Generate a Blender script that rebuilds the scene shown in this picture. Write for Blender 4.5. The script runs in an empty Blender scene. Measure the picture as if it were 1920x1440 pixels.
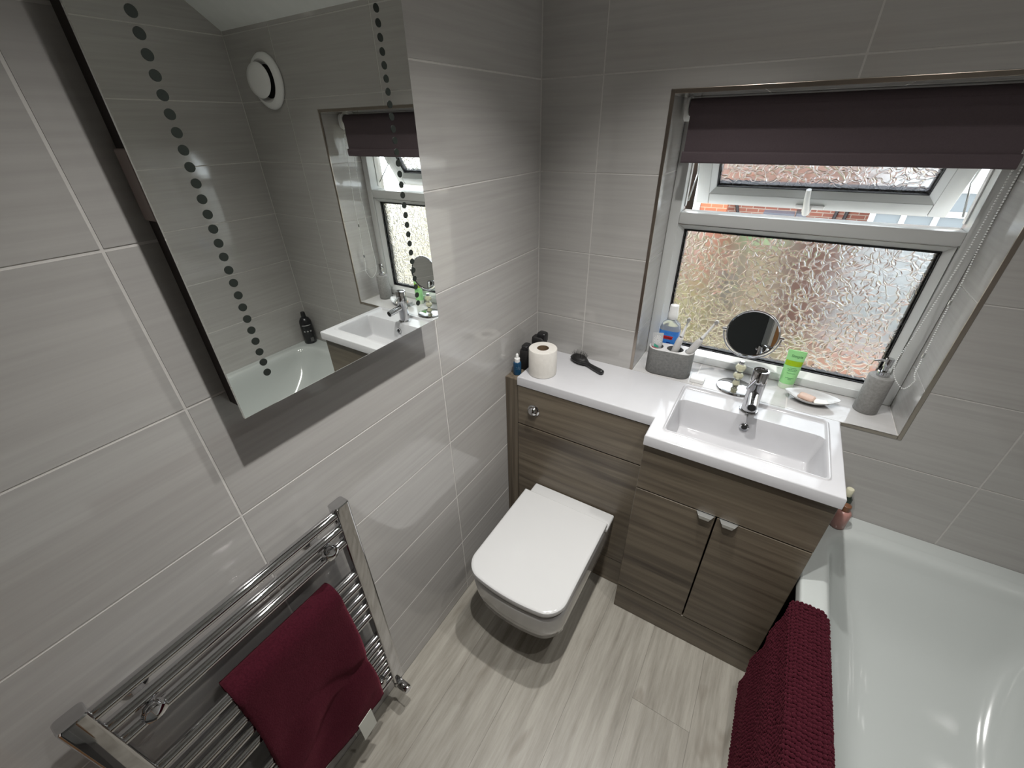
import bpy, bmesh, math, random
from mathutils import Vector, Matrix
random.seed(7)
SC = bpy.context.scene
COL = SC.collection
R = math.radians
PI = math.pi

# ------------------------------------------------------------------ camera
cam_d = bpy.data.cameras.new('camera')
cam = bpy.data.objects.new('camera', cam_d)
COL.objects.link(cam)
YAW, PITCH, ROLL, FPX = -0.560612, -0.552569, -0.020237, 779.2
_f = Vector((math.sin(YAW)*math.cos(PITCH), math.cos(YAW)*math.cos(PITCH), math.sin(PITCH)))
# yaw is measured so that positive turns to +x
_r = Vector((math.cos(YAW), -math.sin(YAW), 0))
_u = _r.cross(_f)
_r2 = _r*math.cos(ROLL) + _u*math.sin(ROLL)
_u2 = -_r*math.sin(ROLL) + _u*math.cos(ROLL)
mw = Matrix((( _r2.x, _u2.x, -_f.x, 0.739292), (_r2.y, _u2.y, -_f.y, -1.381679),
             (_r2.z, _u2.z, -_f.z, 1.675215), (0, 0, 0, 1)))
cam.matrix_world = mw
cam_d.sensor_width = 36.0
cam_d.lens = 36.0*FPX/1920.0
cam_d.clip_start = 0.02
cam_d.clip_end = 200
SC.camera = cam

# ------------------------------------------------------------------ world, exposure
world = bpy.data.worlds.new('world')
SC.world = world
world.use_nodes = True
wb = world.node_tree.nodes['Background']
wb.inputs[0].default_value = (0.86, 0.93, 1.0, 1)
wb.inputs[1].default_value = 5.6
SC.view_settings.view_transform = 'Standard'
SC.view_settings.look = 'None'
SC.view_settings.exposure = 0.16
SC.view_settings.gamma = 1.0
SC.view_settings.use_curve_mapping = False
LAMP_POWER = [62.0, 62.0, 22.0, 18.0]
LAMPS = [(0.55, -0.57), (0.55, -1.02), (1.05, -0.57), (1.05, -1.02)]

# ------------------------------------------------------------------ materials
MATS = {}
def srgb(*c):
    return tuple((v/255/12.92 if v/255 <= 0.04045 else ((v/255+0.055)/1.055)**2.4) for v in c)
def M(name, col, rough=0.5, metal=0.0, **kw):
    if name in MATS: return MATS[name]
    m = bpy.data.materials.new(name); m.use_nodes = True
    b = m.node_tree.nodes['Principled BSDF']
    b.inputs['Base Color'].default_value = (*col, 1)
    b.inputs['Roughness'].default_value = rough
    b.inputs['Metallic'].default_value = metal
    for k, v in kw.items():
        b.inputs[k.replace('_', ' ')].default_value = v
    MATS[name] = m
    return m
def grain(name, c1, c2, scale, rough=0.4, bump=0.0, detail=4, lo=0.3, hi=0.7, spots=None, rnd=0.0,
          metal=0.0, seedvec=True, rough2=None, bumpdist=0.002, **kw):
    """principled with two colours mixed by a stretched world-space noise"""
    m = M(name, c1, rough, metal, **kw)
    nt = m.node_tree; N = nt.nodes; L = nt.links
    b = N['Principled BSDF']
    geo = N.new('ShaderNodeNewGeometry'); mp = N.new('ShaderNodeMapping')
    mp.inputs['Scale'].default_value = scale
    L.new(geo.outputs['Position'], mp.inputs['Vector'])
    oi = N.new('ShaderNodeObjectInfo')
    if seedvec:
        mul = N.new('ShaderNodeMath'); mul.operation = 'MULTIPLY'; mul.inputs[1].default_value = 37.0
        L.new(oi.outputs['Random'], mul.inputs[0])
        cb = N.new('ShaderNodeCombineXYZ')
        for i in range(3): L.new(mul.outputs[0], cb.inputs[i])
        L.new(cb.outputs[0], mp.inputs['Location'])
    no = N.new('ShaderNodeTexNoise'); no.inputs['Scale'].default_value = 1.0
    no.inputs['Detail'].default_value = detail; no.inputs['Roughness'].default_value = 0.6
    L.new(mp.outputs[0], no.inputs['Vector'])
    rp = N.new('ShaderNodeValToRGB')
    rp.color_ramp.elements[0].position = lo; rp.color_ramp.elements[0].color = (*c1, 1)
    rp.color_ramp.elements[1].position = hi; rp.color_ramp.elements[1].color = (*c2, 1)
    L.new(no.outputs['Fac'], rp.inputs['Fac'])
    out = rp.outputs[0]
    if spots:
        sc2, c3, l3, h3 = spots
        mp2 = N.new('ShaderNodeMapping'); mp2.inputs['Scale'].default_value = sc2
        L.new(geo.outputs['Position'], mp2.inputs['Vector'])
        if seedvec: L.new(cb.outputs[0], mp2.inputs['Location'])
        n2 = N.new('ShaderNodeTexNoise'); n2.inputs['Scale'].default_value = 1.0
        n2.inputs['Detail'].default_value = 3
        n2.inputs['Distortion'].default_value = 0.6
        L.new(mp2.outputs[0], n2.inputs['Vector'])
        r2 = N.new('ShaderNodeValToRGB')
        r2.color_ramp.elements[0].position = l3; r2.color_ramp.elements[0].color = (0, 0, 0, 1)
        r2.color_ramp.elements[1].position = h3; r2.color_ramp.elements[1].color = (1, 1, 1, 1)
        L.new(n2.outputs['Fac'], r2.inputs['Fac'])
        mx = N.new('ShaderNodeMix'); mx.data_type = 'RGBA'
        L.new(r2.outputs[0], mx.inputs['Factor'])
        L.new(out, mx.inputs['A']); mx.inputs['B'].default_value = (*c3, 1)
        out = mx.outputs['Result']
    if rnd:
        mr = N.new('ShaderNodeMapRange')
        mr.inputs['To Min'].default_value = 1-rnd; mr.inputs['To Max'].default_value = 1+rnd
        L.new(oi.outputs['Random'], mr.inputs['Value'])
        hs = N.new('ShaderNodeHueSaturation')
        L.new(mr.outputs[0], hs.inputs['Value']); L.new(out, hs.inputs['Color'])
        out = hs.outputs[0]
    L.new(out, b.inputs['Base Color'])
    if bump:
        bp = N.new('ShaderNodeBump'); bp.inputs['Strength'].default_value = bump
        bp.inputs['Distance'].default_value = bumpdist
        L.new(no.outputs['Fac'], bp.inputs['Height']); L.new(bp.outputs[0], b.inputs['Normal'])
    return m
TILE_C1, TILE_C2 = (0.385, 0.372, 0.358), (0.445, 0.432, 0.416)
m_tile = grain('wall_tile_glaze', TILE_C1, TILE_C2, (2.6, 2.6, 75), 0.085, 0.03, lo=0.30, hi=0.72, Specular_IOR_Level=0.75)
m_tile_sill = grain('sill_tile_glaze', (0.44, 0.43, 0.425), (0.52, 0.51, 0.505), (3, 18, 40), 0.10, 0.03)
m_grout = grain('grout', (0.56, 0.545, 0.52), (0.64, 0.62, 0.595), (60, 60, 60), 0.8, seedvec=False)
m_groutd = grain('grout_window_wall', (0.52, 0.505, 0.485), (0.58, 0.565, 0.545), (60, 60, 60), 0.8, seedvec=False)
m_ceil = grain('ceiling_paint', (0.80, 0.82, 0.80), (0.84, 0.86, 0.84), (20, 20, 20), 0.7, seedvec=False)
m_trim = M('tile_trim_metal', (0.42, 0.37, 0.32), 0.28, 1.0)
m_plank = grain('floor_plank', (0.165, 0.148, 0.120), (0.345, 0.325, 0.282), (30, 2.0, 30), 0.42, 0.08, detail=12,
                lo=0.28, hi=0.62, spots=((9, 3.2, 9), (0.15, 0.125, 0.095), 0.62, 0.76), rnd=0.05)
m_plank.node_tree.nodes['Noise Texture'].inputs['Roughness'].default_value = 0.72
m_gap = M('floor_joint_dark', (0.05, 0.045, 0.04), 0.8)
WD1, WD2 = (0.085, 0.066, 0.047), (0.175, 0.145, 0.106)
m_wood = grain('cabinet_wood_across', WD1, WD2, (2.0, 2.0, 48), 0.34, 0.04, detail=5, lo=0.30, hi=0.66,
               spots=((1.1, 1.1, 15), (0.055, 0.042, 0.032), 0.56, 0.72))
m_woodv = grain('cabinet_wood_upright', WD1, WD2, (70, 70, 1.6), 0.34, 0.05, detail=4, lo=0.35, hi=0.65)
m_oak = grain('oak_veneer', (0.16, 0.075, 0.028), (0.28, 0.14, 0.055), (30, 30, 1.6), 0.4, 0.05)
m_white = M('white_ceramic', (0.54, 0.54, 0.537), 0.07, Coat_Weight=0.3)
m_marble = grain('white_polymarble', (0.465, 0.463, 0.478), (0.49, 0.488, 0.503), (8, 8, 8), 0.10, seedvec=False)
m_tub = M('white_bath_acrylic', (0.43, 0.453, 0.442), 0.10)
m_lid = M('white_seat_plastic', (0.55, 0.55, 0.547), 0.10)
m_chrome = M('chrome', (0.58, 0.58, 0.59), 0.04, 1.0)
m_chromed = M('chrome_satin', (0.62, 0.63, 0.62), 0.22, 1.0)
m_mirror = M('mirror_silver', (0.86, 0.88, 0.85), 0.0, 1.0)
m_smirror = M('shaving_mirror_silver', (0.80, 0.81, 0.80), 0.0, 1.0)
m_black = M('black_plastic', (0.012, 0.012, 0.013), 0.3)
m_blackm = M('black_matt', (0.014, 0.013, 0.013), 0.6)
m_mback = M('mirror_backing', (0.035, 0.027, 0.026), 0.5)
m_dot = M('mirror_dot_dark', (0.018, 0.022, 0.019), 0.5, Specular_IOR_Level=0.2)
m_pinkbox = M('switch_box_plastic', (0.24, 0.19, 0.175), 0.5)
m_hole = M('dark_hole', (0.004, 0.004, 0.004), 0.7)
m_pvc = M('white_upvc', (0.68, 0.69, 0.68), 0.22)
m_gasket = M('black_gasket', (0.012, 0.012, 0.014), 0.55)
m_blind = grain('blind_fabric', (0.098, 0.072, 0.082), (0.112, 0.084, 0.095), (350, 350, 350), 0.8, seedvec=False)
m_paper = grain('tissue_paper', (0.58, 0.555, 0.515), (0.63, 0.605, 0.565), (80, 80, 60), 0.9, 0.15, seedvec=False)
m_card = M('cardboard_core', (0.16, 0.105, 0.06), 0.9)
m_concrete = grain('grey_stoneware', (0.115, 0.115, 0.112), (0.175, 0.175, 0.170), (130, 130, 130), 0.65, 0.1, seedvec=False)
m_concretelt = grain('grey_stoneware_light', (0.22, 0.215, 0.205), (0.30, 0.295, 0.285), (150, 150, 150), 0.6, 0.1, seedvec=False)
m_rimlt = M('holder_rim_pale', (0.50, 0.49, 0.48), 0.5)
m_wplast = M('white_plastic', (0.78, 0.78, 0.77), 0.3)
m_gplast = M('grey_brush_plastic', (0.50, 0.49, 0.48), 0.35)
m_blue = grain('mouthwash_label_blue', (0.02, 0.14, 0.52), (0.06, 0.28, 0.72), (20, 20, 30), 0.3, seedvec=False)
m_navy = M('label_navy_print', (0.008, 0.02, 0.16), 0.4)
m_red = M('label_red', (0.50, 0.015, 0.02), 0.4)
m_clear = M('clear_bottle_plastic', (0.80, 0.86, 0.90), 0.08, Transmission_Weight=0.75, IOR=1.3)
m_teal = M('blue_serum_glass', (0.010, 0.050, 0.105), 0.12)
m_tealt = M('serum_print', (0.12, 0.24, 0.33), 0.4)
m_green = M('green_gel_tube', (0.34, 0.72, 0.30), 0.28, Subsurface_Weight=0.2, Subsurface_Radius=(0.01, 0.02, 0.01))
m_greend = M('tube_band_lime', (0.32, 0.50, 0.008), 0.35)
m_greent = M('tube_print_green', (0.05, 0.22, 0.09), 0.5)
m_greencap = M('tube_cap_pale', (0.68, 0.80, 0.62), 0.3)
m_mint = M('paste_print_mint', (0.06, 0.34, 0.24), 0.4)
m_silver = M('paste_tube_silver', (0.55, 0.56, 0.57), 0.3, 0.3)
m_amber = M('cut_glass_bead', (0.72, 0.70, 0.52), 0.12, Transmission_Weight=0.45, IOR=1.45)
m_soap = M('pink_soap', (0.55, 0.38, 0.30), 0.45)
m_soapw = M('white_soap', (0.76, 0.73, 0.67), 0.4)
m_bottle = M('black_bottle', (0.012, 0.012, 0.014), 0.25)
m_bprint = M('bottle_print_grey', (0.40, 0.40, 0.40), 0.5)
m_pink = M('pink_bottle_plastic', (0.38, 0.20, 0.175), 0.25)
m_brown = M('brown_cap', (0.16, 0.07, 0.035), 0.3)
m_cream = M('cream_cap', (0.62, 0.60, 0.45), 0.3)
m_dgreen = M('dark_green_bottle', (0.02, 0.03, 0.022), 0.2)
m_handle = M('brushed_handle', (0.55, 0.56, 0.55), 0.3, 0.8)
m_label = M('satin_care_label', (0.56, 0.57, 0.52), 0.4)
m_hall = M('hall_paint', (0.075, 0.075, 0.07), 0.8)
m_carpet = grain('hall_carpet', (0.02, 0.018, 0.016), (0.035, 0.032, 0.028), (200, 200, 200), 0.95, seedvec=False)
m_lens = bpy.data.materials.new('lamp_lens'); m_lens.use_nodes = True
_b = m_lens.node_tree.nodes['Principled BSDF']
_b.inputs['Emission Color'].default_value = (1, 0.97, 0.9, 1); _b.inputs['Emission Strength'].default_value = 60
def cloth(name, c1, c2, sc):
    m = grain(name, c1, c2, (sc, sc, sc), 0.95, 0.5, detail=3, lo=0.25, hi=0.75, seedvec=False, bumpdist=0.003)
    b = m.node_tree.nodes['Principled BSDF']
    b.inputs['Sheen Weight'].default_value = 0.25
    b.inputs['Sheen Tint'].default_value = (0.5, 0.1, 0.15, 1)
    b.inputs['Specular IOR Level'].default_value = 0.1
    return m
m_towel = cloth('burgundy_towelling', (0.024, 0.0025, 0.006), (0.050, 0.0065, 0.013), 260)
m_mat = cloth('burgundy_chenille', (0.026, 0.003, 0.0065), (0.050, 0.0075, 0.014), 400)
def glass_obscure():
    m = bpy.data.materials.new('obscure_glass'); m.use_nodes = True
    nt = m.node_tree; N = nt.nodes; L = nt.links
    N.remove(N['Principled BSDF'])
    geo = N.new('ShaderNodeNewGeometry')
    nz = N.new('ShaderNodeTexNoise'); nz.inputs['Scale'].default_value = 16; nz.inputs['Detail'].default_value = 2
    L.new(geo.outputs['Position'], nz.inputs['Vector'])
    vm = N.new('ShaderNodeVectorMath'); vm.operation = 'MULTIPLY_ADD'
    vm.inputs[1].default_value = (0.055, 0.055, 0.055)
    L.new(nz.outputs['Color'], vm.inputs[0]); L.new(geo.outputs['Position'], vm.inputs[2])
    nz2 = N.new('ShaderNodeTexNoise'); nz2.inputs['Scale'].default_value = 48; nz2.inputs['Detail'].default_value = 0
    L.new(geo.outputs['Position'], nz2.inputs['Vector'])
    vm2 = N.new('ShaderNodeVectorMath'); vm2.operation = 'MULTIPLY_ADD'
    vm2.inputs[1].default_value = (0.022, 0.022, 0.022)
    L.new(nz2.outputs['Color'], vm2.inputs[0]); L.new(vm.outputs[0], vm2.inputs[2])
    vo = N.new('ShaderNodeTexVoronoi'); vo.feature = 'DISTANCE_TO_EDGE'; vo.inputs['Scale'].default_value = 42
    L.new(vm2.outputs[0], vo.inputs['Vector'])
    rp = N.new('ShaderNodeValToRGB')
    rp.color_ramp.elements[0].position = 0.0; rp.color_ramp.elements[1].position = 0.13
    rp.color_ramp.interpolation = 'EASE'
    L.new(vo.outputs['Distance'], rp.inputs['Fac'])
    bp = N.new('ShaderNodeBump'); bp.inputs['Strength'].default_value = 0.8; bp.inputs['Distance'].default_value = 0.0030
    L.new(rp.outputs[0], bp.inputs['Height'])
    rf = N.new('ShaderNodeBsdfRefraction'); rf.inputs['IOR'].default_value = 1.18; rf.inputs['Roughness'].default_value = 0.38
    rf.inputs['Color'].default_value = (0.86, 0.86, 0.85, 1)
    L.new(bp.outputs[0], rf.inputs['Normal'])
    gl = N.new('ShaderNodeBsdfGlossy'); gl.inputs['Roughness'].default_value = 0.05
    L.new(bp.outputs[0], gl.inputs['Normal'])
    mx = N.new('ShaderNodeMixShader'); mx.inputs[0].default_value = 0.06
    L.new(rf.outputs[0], mx.inputs[1]); L.new(gl.outputs[0], mx.inputs[2])
    L.new(mx.outputs[0], N['Material Output'].inputs['Surface'])
    return m
m_obscure = glass_obscure()
def brick_mat(name, c1, c2, mortar):
    m = M(name, c1, 0.85)
    nt = m.node_tree; N = nt.nodes; L = nt.links; b = N['Principled BSDF']
    geo = N.new('ShaderNodeNewGeometry'); sx = N.new('ShaderNodeSeparateXYZ'); cb = N.new('ShaderNodeCombineXYZ')
    L.new(geo.outputs['Position'], sx.inputs[0])
    ad = N.new('ShaderNodeMath'); ad.operation = 'ADD'
    L.new(sx.outputs['X'], ad.inputs[0]); L.new(sx.outputs['Y'], ad.inputs[1])
    L.new(ad.outputs[0], cb.inputs['X']); L.new(sx.outputs['Z'], cb.inputs['Y'])
    br = N.new('ShaderNodeTexBrick'); br.inputs['Scale'].default_value = 1.0
    br.inputs['Brick Width'].default_value = 0.225; br.inputs['Row Height'].default_value = 0.075
    br.inputs['Mortar Size'].default_value = 0.008
    br.inputs['Color1'].default_value = (*c1, 1); br.inputs['Color2'].default_value = (*c2, 1)
    br.inputs['Mortar'].default_value = (*mortar, 1)
    L.new(cb.outputs[0], br.inputs['Vector']); L.new(br.outputs['Color'], b.inputs['Base Color'])
    return m
m_brick = brick_mat('brick_red', (0.15, 0.050, 0.034), (0.21, 0.078, 0.052), (0.26, 0.21, 0.17))
m_bricko = brick_mat('brick_orange', (0.26, 0.070, 0.032), (0.30, 0.095, 0.045), (0.32, 0.18, 0.12))
m_render = M('cream_render', (0.42, 0.37, 0.28), 0.8)
m_outwhite = M('outdoor_white_upvc', (0.52, 0.52, 0.52), 0.4)
m_outglass = M('outdoor_pane', (0.10, 0.115, 0.12), 0.05)
m_rooft = grain('roof_tiles', (0.10, 0.075, 0.065), (0.17, 0.13, 0.11), (3, 3, 20), 0.8, seedvec=False)
m_slate = M('dark_slate', (0.07, 0.07, 0.085), 0.6)
m_pipe = M('black_downpipe', (0.02, 0.017, 0.018), 0.5)
m_lawn = grain('lawn_grass', (0.24, 0.21, 0.095), (0.34, 0.29, 0.15), (3, 3, 3), 0.9, seedvec=False)
m_paving = grain('patio_paving', (0.32, 0.28, 0.22), (0.40, 0.36, 0.29), (4, 4, 4), 0.9, seedvec=False)
m_hedge = grain('hedge_leaves', (0.10, 0.09, 0.035), (0.22, 0.185, 0.085), (14, 14, 14), 0.9, seedvec=False)
m_mintg = M('green_parasol_cloth', (0.10, 0.38, 0.17), 0.6)
m_timber = M('fence_timber', (0.30, 0.23, 0.14), 0.8)

# ------------------------------------------------------------------ helpers
def obj(name, bm, mat, parent=None, smooth=None, loc=None):
    if isinstance(bm, bmesh.types.BMesh):
        me = bpy.data.meshes.new(name); bm.to_mesh(me); bm.free()
    else:
        me = bm
    if mat is not None and not me.materials: me.materials.append(mat)
    if smooth is not None:
        me.shade_smooth()
        if smooth < 179: me.set_sharp_from_angle(angle=R(smooth))
    o = bpy.data.objects.new(name, me); COL.objects.link(o)
    if loc is not None: o.location = loc
    if parent is not None: o.parent = parent
    return o
def empty(name, loc=(0, 0, 0)):
    o = bpy.data.objects.new(name, None); COL.objects.link(o); o.location = loc; o.empty_display_size = 0.05
    return o
def tag(o, label, cat, group=None):
    o['label'] = label; o['category'] = cat
    if group: o['group'] = group
    return o
def structure(o, label=None, cat=None):
    o['kind'] = 'structure'
    if label: o['label'] = label
    if cat: o['category'] = cat
    return o
def part(name, bm, mat, parent, smooth=None):
    """mesh in world coordinates made a child of an Empty placed at the thing's base"""
    o = obj(name, bm, mat, None, smooth)
    off = Vector((0, 0, 0)); p = parent
    while p is not None:
        off += p.location; p = p.parent
    o.data.transform(Matrix.Translation(-off))
    o.parent = parent
    return o
def NB(): return bmesh.new()
def box(bm, x0, x1, y0, y1, z0, z1, bev=0.0, seg=2):
    r = bmesh.ops.create_cube(bm, size=1.0)
    vs = r['verts']
    for v in vs:
        v.co.x = x0 if v.co.x < 0 else x1
        v.co.y = y0 if v.co.y < 0 else y1
        v.co.z = z0 if v.co.z < 0 else z1
    if bev:
        es = list({e for v in vs for e in v.link_edges})
        bmesh.ops.bevel(bm, geom=es, offset=bev, segments=seg, affect='EDGES', profile=0.5)
    return bm
def bx(*a, **k): return box(NB(), *a, **k)
def ring_loft(bm, rings, cap0=True, cap1=True, closed=True):
    vr = [[bm.verts.new(p) for p in rg] for rg in rings]
    n = len(rings[0])
    for a, b in zip(vr[:-1], vr[1:]):
        for i in range(n if closed else n-1):
            j = (i+1) % n
            bm.faces.new((a[i], a[j], b[j], b[i]))
    if cap0: bm.faces.new(list(reversed(vr[0])))
    if cap1: bm.faces.new(vr[-1])
    return bm
def circ(c, r, n, ax=(0, 0, 1), r2=None, ph=0.0):
    ax = Vector(ax).normalized()
    t = Vector((1, 0, 0)) if abs(ax.x) < 0.9 else Vector((0, 1, 0))
    a = (t - ax*t.dot(ax)).normalized(); b = ax.cross(a)
    r2 = r if r2 is None else r2
    return [Vector(c) + a*(r*math.cos(2*PI*i/n+ph)) + b*(r2*math.sin(2*PI*i/n+ph)) for i in range(n)]
def lathe(bm, c, prof, n=24, ax=(0, 0, 1), cap0=True, cap1=True):
    ax = Vector(ax).normalized(); c = Vector(c)
    return ring_loft(bm, [circ(c+ax*h, max(r, 1e-4), n, ax) for r, h in prof], cap0, cap1)
def tube(bm, pts, r, n=10, caps=True):
    pts = [Vector(p) for p in pts]; rings = []
    prev = None
    for i, p in enumerate(pts):
        d = (pts[min(i+1, len(pts)-1)] - pts[max(i-1, 0)]).normalized()
        if prev is None:
            t = Vector((0, 0, 1)) if abs(d.z) < 0.9 else Vector((1, 0, 0))
            a = (t - d*t.dot(d)).normalized()
        else:
            a = (prev - d*prev.dot(d)).normalized()
        prev = a; b = d.cross(a)
        rr = r[i] if isinstance(r, (list, tuple)) else r
        rings.append([p + a*(rr*math.cos(2*PI*k/n)) + b*(rr*math.sin(2*PI*k/n)) for k in range(n)])
    return ring_loft(bm, rings, caps, caps)
def rrect(cx, cy, hx, hy, r, n=6):
    out = []
    for sx, sy, a0 in ((1, 1, 0), (-1, 1, 90), (-1, -1, 180), (1, -1, 270)):
        for k in range(n+1):
            a = R(a0 + 90*k/n)
            out.append((cx+sx*(hx-r)+r*math.cos(a), cy+sy*(hy-r)+r*math.sin(a)))
    return out
def prism(bm, outl, z0, z1): return ring_loft(bm, [[Vector((x, y, z)) for x, y in outl] for z in (z0, z1)])
def sdf_rr(x, y, x0, x1, y0, y1, r):
    """inside-positive distance to a rounded rectangle"""
    qx = abs(x-(x0+x1)/2) - (x1-x0)/2 + r; qy = abs(y-(y0+y1)/2) - (y1-y0)/2 + r
    return -(math.hypot(max(qx, 0), max(qy, 0)) + min(max(qx, qy), 0) - r)
def sstep(a, b, x):
    t = min(max((x-a)/(b-a), 0), 1); return t*t*(3-2*t)
def lines(a, b, step, fine):
    s = {round(a, 5), round(b, 5)}
    n = max(1, int(round((b-a)/step)))
    for i in range(n+1): s.add(round(a+(b-a)*i/n, 5))
    for c, w, st in fine:
        k = int(w/st)
        for i in range(-k, k+1):
            v = round(c+i*st, 5)
            if a <= v <= b: s.add(v)
    s = sorted(s); out = [s[0]]
    for v in s[1:]:
        if v-out[-1] > 0.0006: out.append(v)
    out[-1] = b
    return out
def text_mesh(s, size, bold=0.0):
    cu = bpy.data.curves.new('lettering', 'FONT'); cu.body = s; cu.size = size
    cu.align_x = 'CENTER'; cu.align_y = 'CENTER'; cu.extrude = 0.0002; cu.offset = bold
    o = bpy.data.objects.new('lettering', cu); COL.objects.link(o)
    bpy.context.view_layer.update()
    me = bpy.data.meshes.new_from_object(o.evaluated_get(bpy.context.evaluated_depsgraph_get()))
    bpy.data.objects.remove(o); bpy.data.curves.remove(cu)
    return me
def wrapped(me, f):
    for v in me.vertices: v.co = f(v.co.x, v.co.y, v.co.z)
    return me

# ------------------------------------------------------------------ the room
FRONT_Y = -1.62; RX = 1.745; CZ = 2.357
Z0 = 0.049; TH = 0.25; TW = 0.6; G = 0.0042; TT = 0.007
WX0, WX1, WZ0, WZ1, WD = 0.405, 1.187, 0.896, 1.745, 0.175    # window opening
def slab_with_hole(u0, u1, z0, z1, hole, mk):
    bm = NB()
    if hole is None:
        mk(bm, u0, u1, z0, z1)
    else:
        a, b, c, d = hole
        mk(bm, u0, a, z0, z1); mk(bm, b, u1, z0, z1)
        if c > z0: mk(bm, a, b, z0, c)
        if d < z1: mk(bm, a, b, d, z1)
    return bm
FULL = {}
def tiles(parent, axis, sgn, ucuts, plane, hole=None, ztop=CZ, mat=None):
    """axis 'x': wall in the plane x=plane, tiles run along y; axis 'y': along x.  sgn = direction into the room"""
    mat = mat or m_tile
    zs = [0.0, Z0] + [Z0+TH*k for k in range(1, 12)]
    zs = [z for z in zs if z < ztop-0.01] + [ztop]
    for za, zb in zip(zs[:-1], zs[1:]):
        for ua, ub in zip(ucuts[:-1], ucuts[1:]):
            u0, u1, w0, w1 = ua+G/2, ub-G/2, za+G/2, zb-G/2
            if u1-u0 < 0.004 or w1-w0 < 0.004: continue
            us, ws = [u0, u1], [w0, w1]
            if hole:
                h0, h1, h2, h3 = hole
                if u0 >= h0 and u1 <= h1 and w0 >= h2 and w1 <= h3: continue
                us += [h for h in (h0, h1) if u0 < h < u1 and w1 > h2 and w0 < h3]
                ws += [h for h in (h2, h3) if w0 < h < w1 and u1 > h0 and u0 < h1]
            us.sort(); ws.sort()
            clipped = len(us) > 2 or len(ws) > 2
            key = (axis, sgn, round(u1-u0, 4), round(w1-w0, 4))
            uc, wc = (u0+u1)/2, (w0+w1)/2
            if clipped or key not in FULL:
                bm = NB(); vv = {}
                def V(u, w):
                    k = (round(u, 5), round(w, 5))
                    if k not in vv:
                        vv[k] = bm.verts.new((0, u-uc, w-wc) if axis == 'x' else (u-uc, 0, w-wc))
                    return vv[k]
                fs = []
                for i in range(len(us)-1):
                    for j in range(len(ws)-1):
                        cu, cw = (us[i]+us[i+1])/2, (ws[j]+ws[j+1])/2
                        if hole and hole[0] < cu < hole[1] and hole[2] < cw < hole[3]: continue
                        fs.append(bm.faces.new((V(us[i], ws[j]), V(us[i+1], ws[j]), V(us[i+1], ws[j+1]), V(us[i], ws[j+1]))))
                if not fs: bm.free(); continue
                ex = bmesh.ops.extrude_face_region(bm, geom=fs)
                dv = Vector((-sgn*TT, 0, 0)) if axis == 'x' else Vector((0, -sgn*TT, 0))
                for e in ex['geom']:
                    if isinstance(e, bmesh.types.BMVert): e.co += dv
                bmesh.ops.recalc_face_normals(bm, faces=bm.faces[:])
                bmesh.ops.dissolve_limit(bm, angle_limit=0.01, verts=bm.verts[:], edges=bm.edges[:])
                me = bpy.data.meshes.new('tile'); bm.to_mesh(me); bm.free(); me.materials.append(mat)
                if not clipped: FULL[key] = me
            else:
                me = FULL[key]
            o = bpy.data.objects.new('tile', me); COL.objects.link(o); o.parent = parent
            o.location = (plane, uc, wc) if axis == 'x' else (uc, plane, wc)
RC = 0.0009   # grout sits this far behind the tile face
wl = structure(obj('wall_left', bx(-0.12, -RC, FRONT_Y-0.1, 0.10, -0.05, 2.5), m_grout), 'grey glazed tile wall behind the mirror and towel radiator', 'wall')
tiles(wl, 'x', 1, [FRONT_Y, -1.1925, -0.5916, -0.0005], 0.0)
wbk = structure(obj('wall_back', slab_with_hole(-0.12, RX+0.12, -0.05, 2.5, (WX0-RC, WX1+RC, WZ0-RC, WZ1+RC),
      lambda bm, a, b, c, d: box(bm, a, b, RC, WD+0.12, c, d)), m_groutd), 'grey tiled wall holding the window', 'wall')
tiles(wbk, 'y', -1, [0.0005, 0.1993, 0.8, 1.4008, RX-0.0005], 0.0, (WX0-0.011, WX1+0.011, WZ0-0.011, WZ1+0.011))
wr = structure(obj('wall_right', bx(RX+RC, RX+0.12, FRONT_Y-0.1, 0.10, -0.05, 2.5), m_grout), 'grey tiled wall along the bath', 'wall')
tiles(wr, 'x', -1, [FRONT_Y, -1.2, -0.6, -0.0005], RX)
DX0, DX1, DZ = 0.14, 0.90, 2.0
wf = structure(obj('wall_front', slab_with_hole(-0.12, RX+0.12, -0.05, 2.5, (DX0, DX1, -0.05, DZ),
      lambda bm, a, b, c, d: box(bm, a, b, FRONT_Y-0.10, FRONT_Y-RC, c, d)), m_grout), 'tiled wall with the doorway', 'wall')
tiles(wf, 'y', 1, [0.0005, 0.6, 1.2, RX-0.0005], FRONT_Y, (DX0-0.07, DX1+0.07, -0.1, DZ+0.07))
# ceiling: a slope that rises from the window wall, then flat
def ceiling_mesh():
    bm = NB(); t = 0.06
    prof = [(0.0, 2.065), (-0.40, CZ), (FRONT_Y, CZ), (FRONT_Y, CZ+t), (-0.42, CZ+t), (0.0, 2.065+t+0.02)]
    ring_loft(bm, [[Vector((x, y, z)) for y, z in prof] for x in (0.0, RX)])
    bmesh.ops.recalc_face_normals(bm, faces=bm.faces[:])
    return bm
structure(obj('ceiling', ceiling_mesh(), m_ceil), 'white painted ceiling sloping down to the window wall', 'ceiling')
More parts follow.
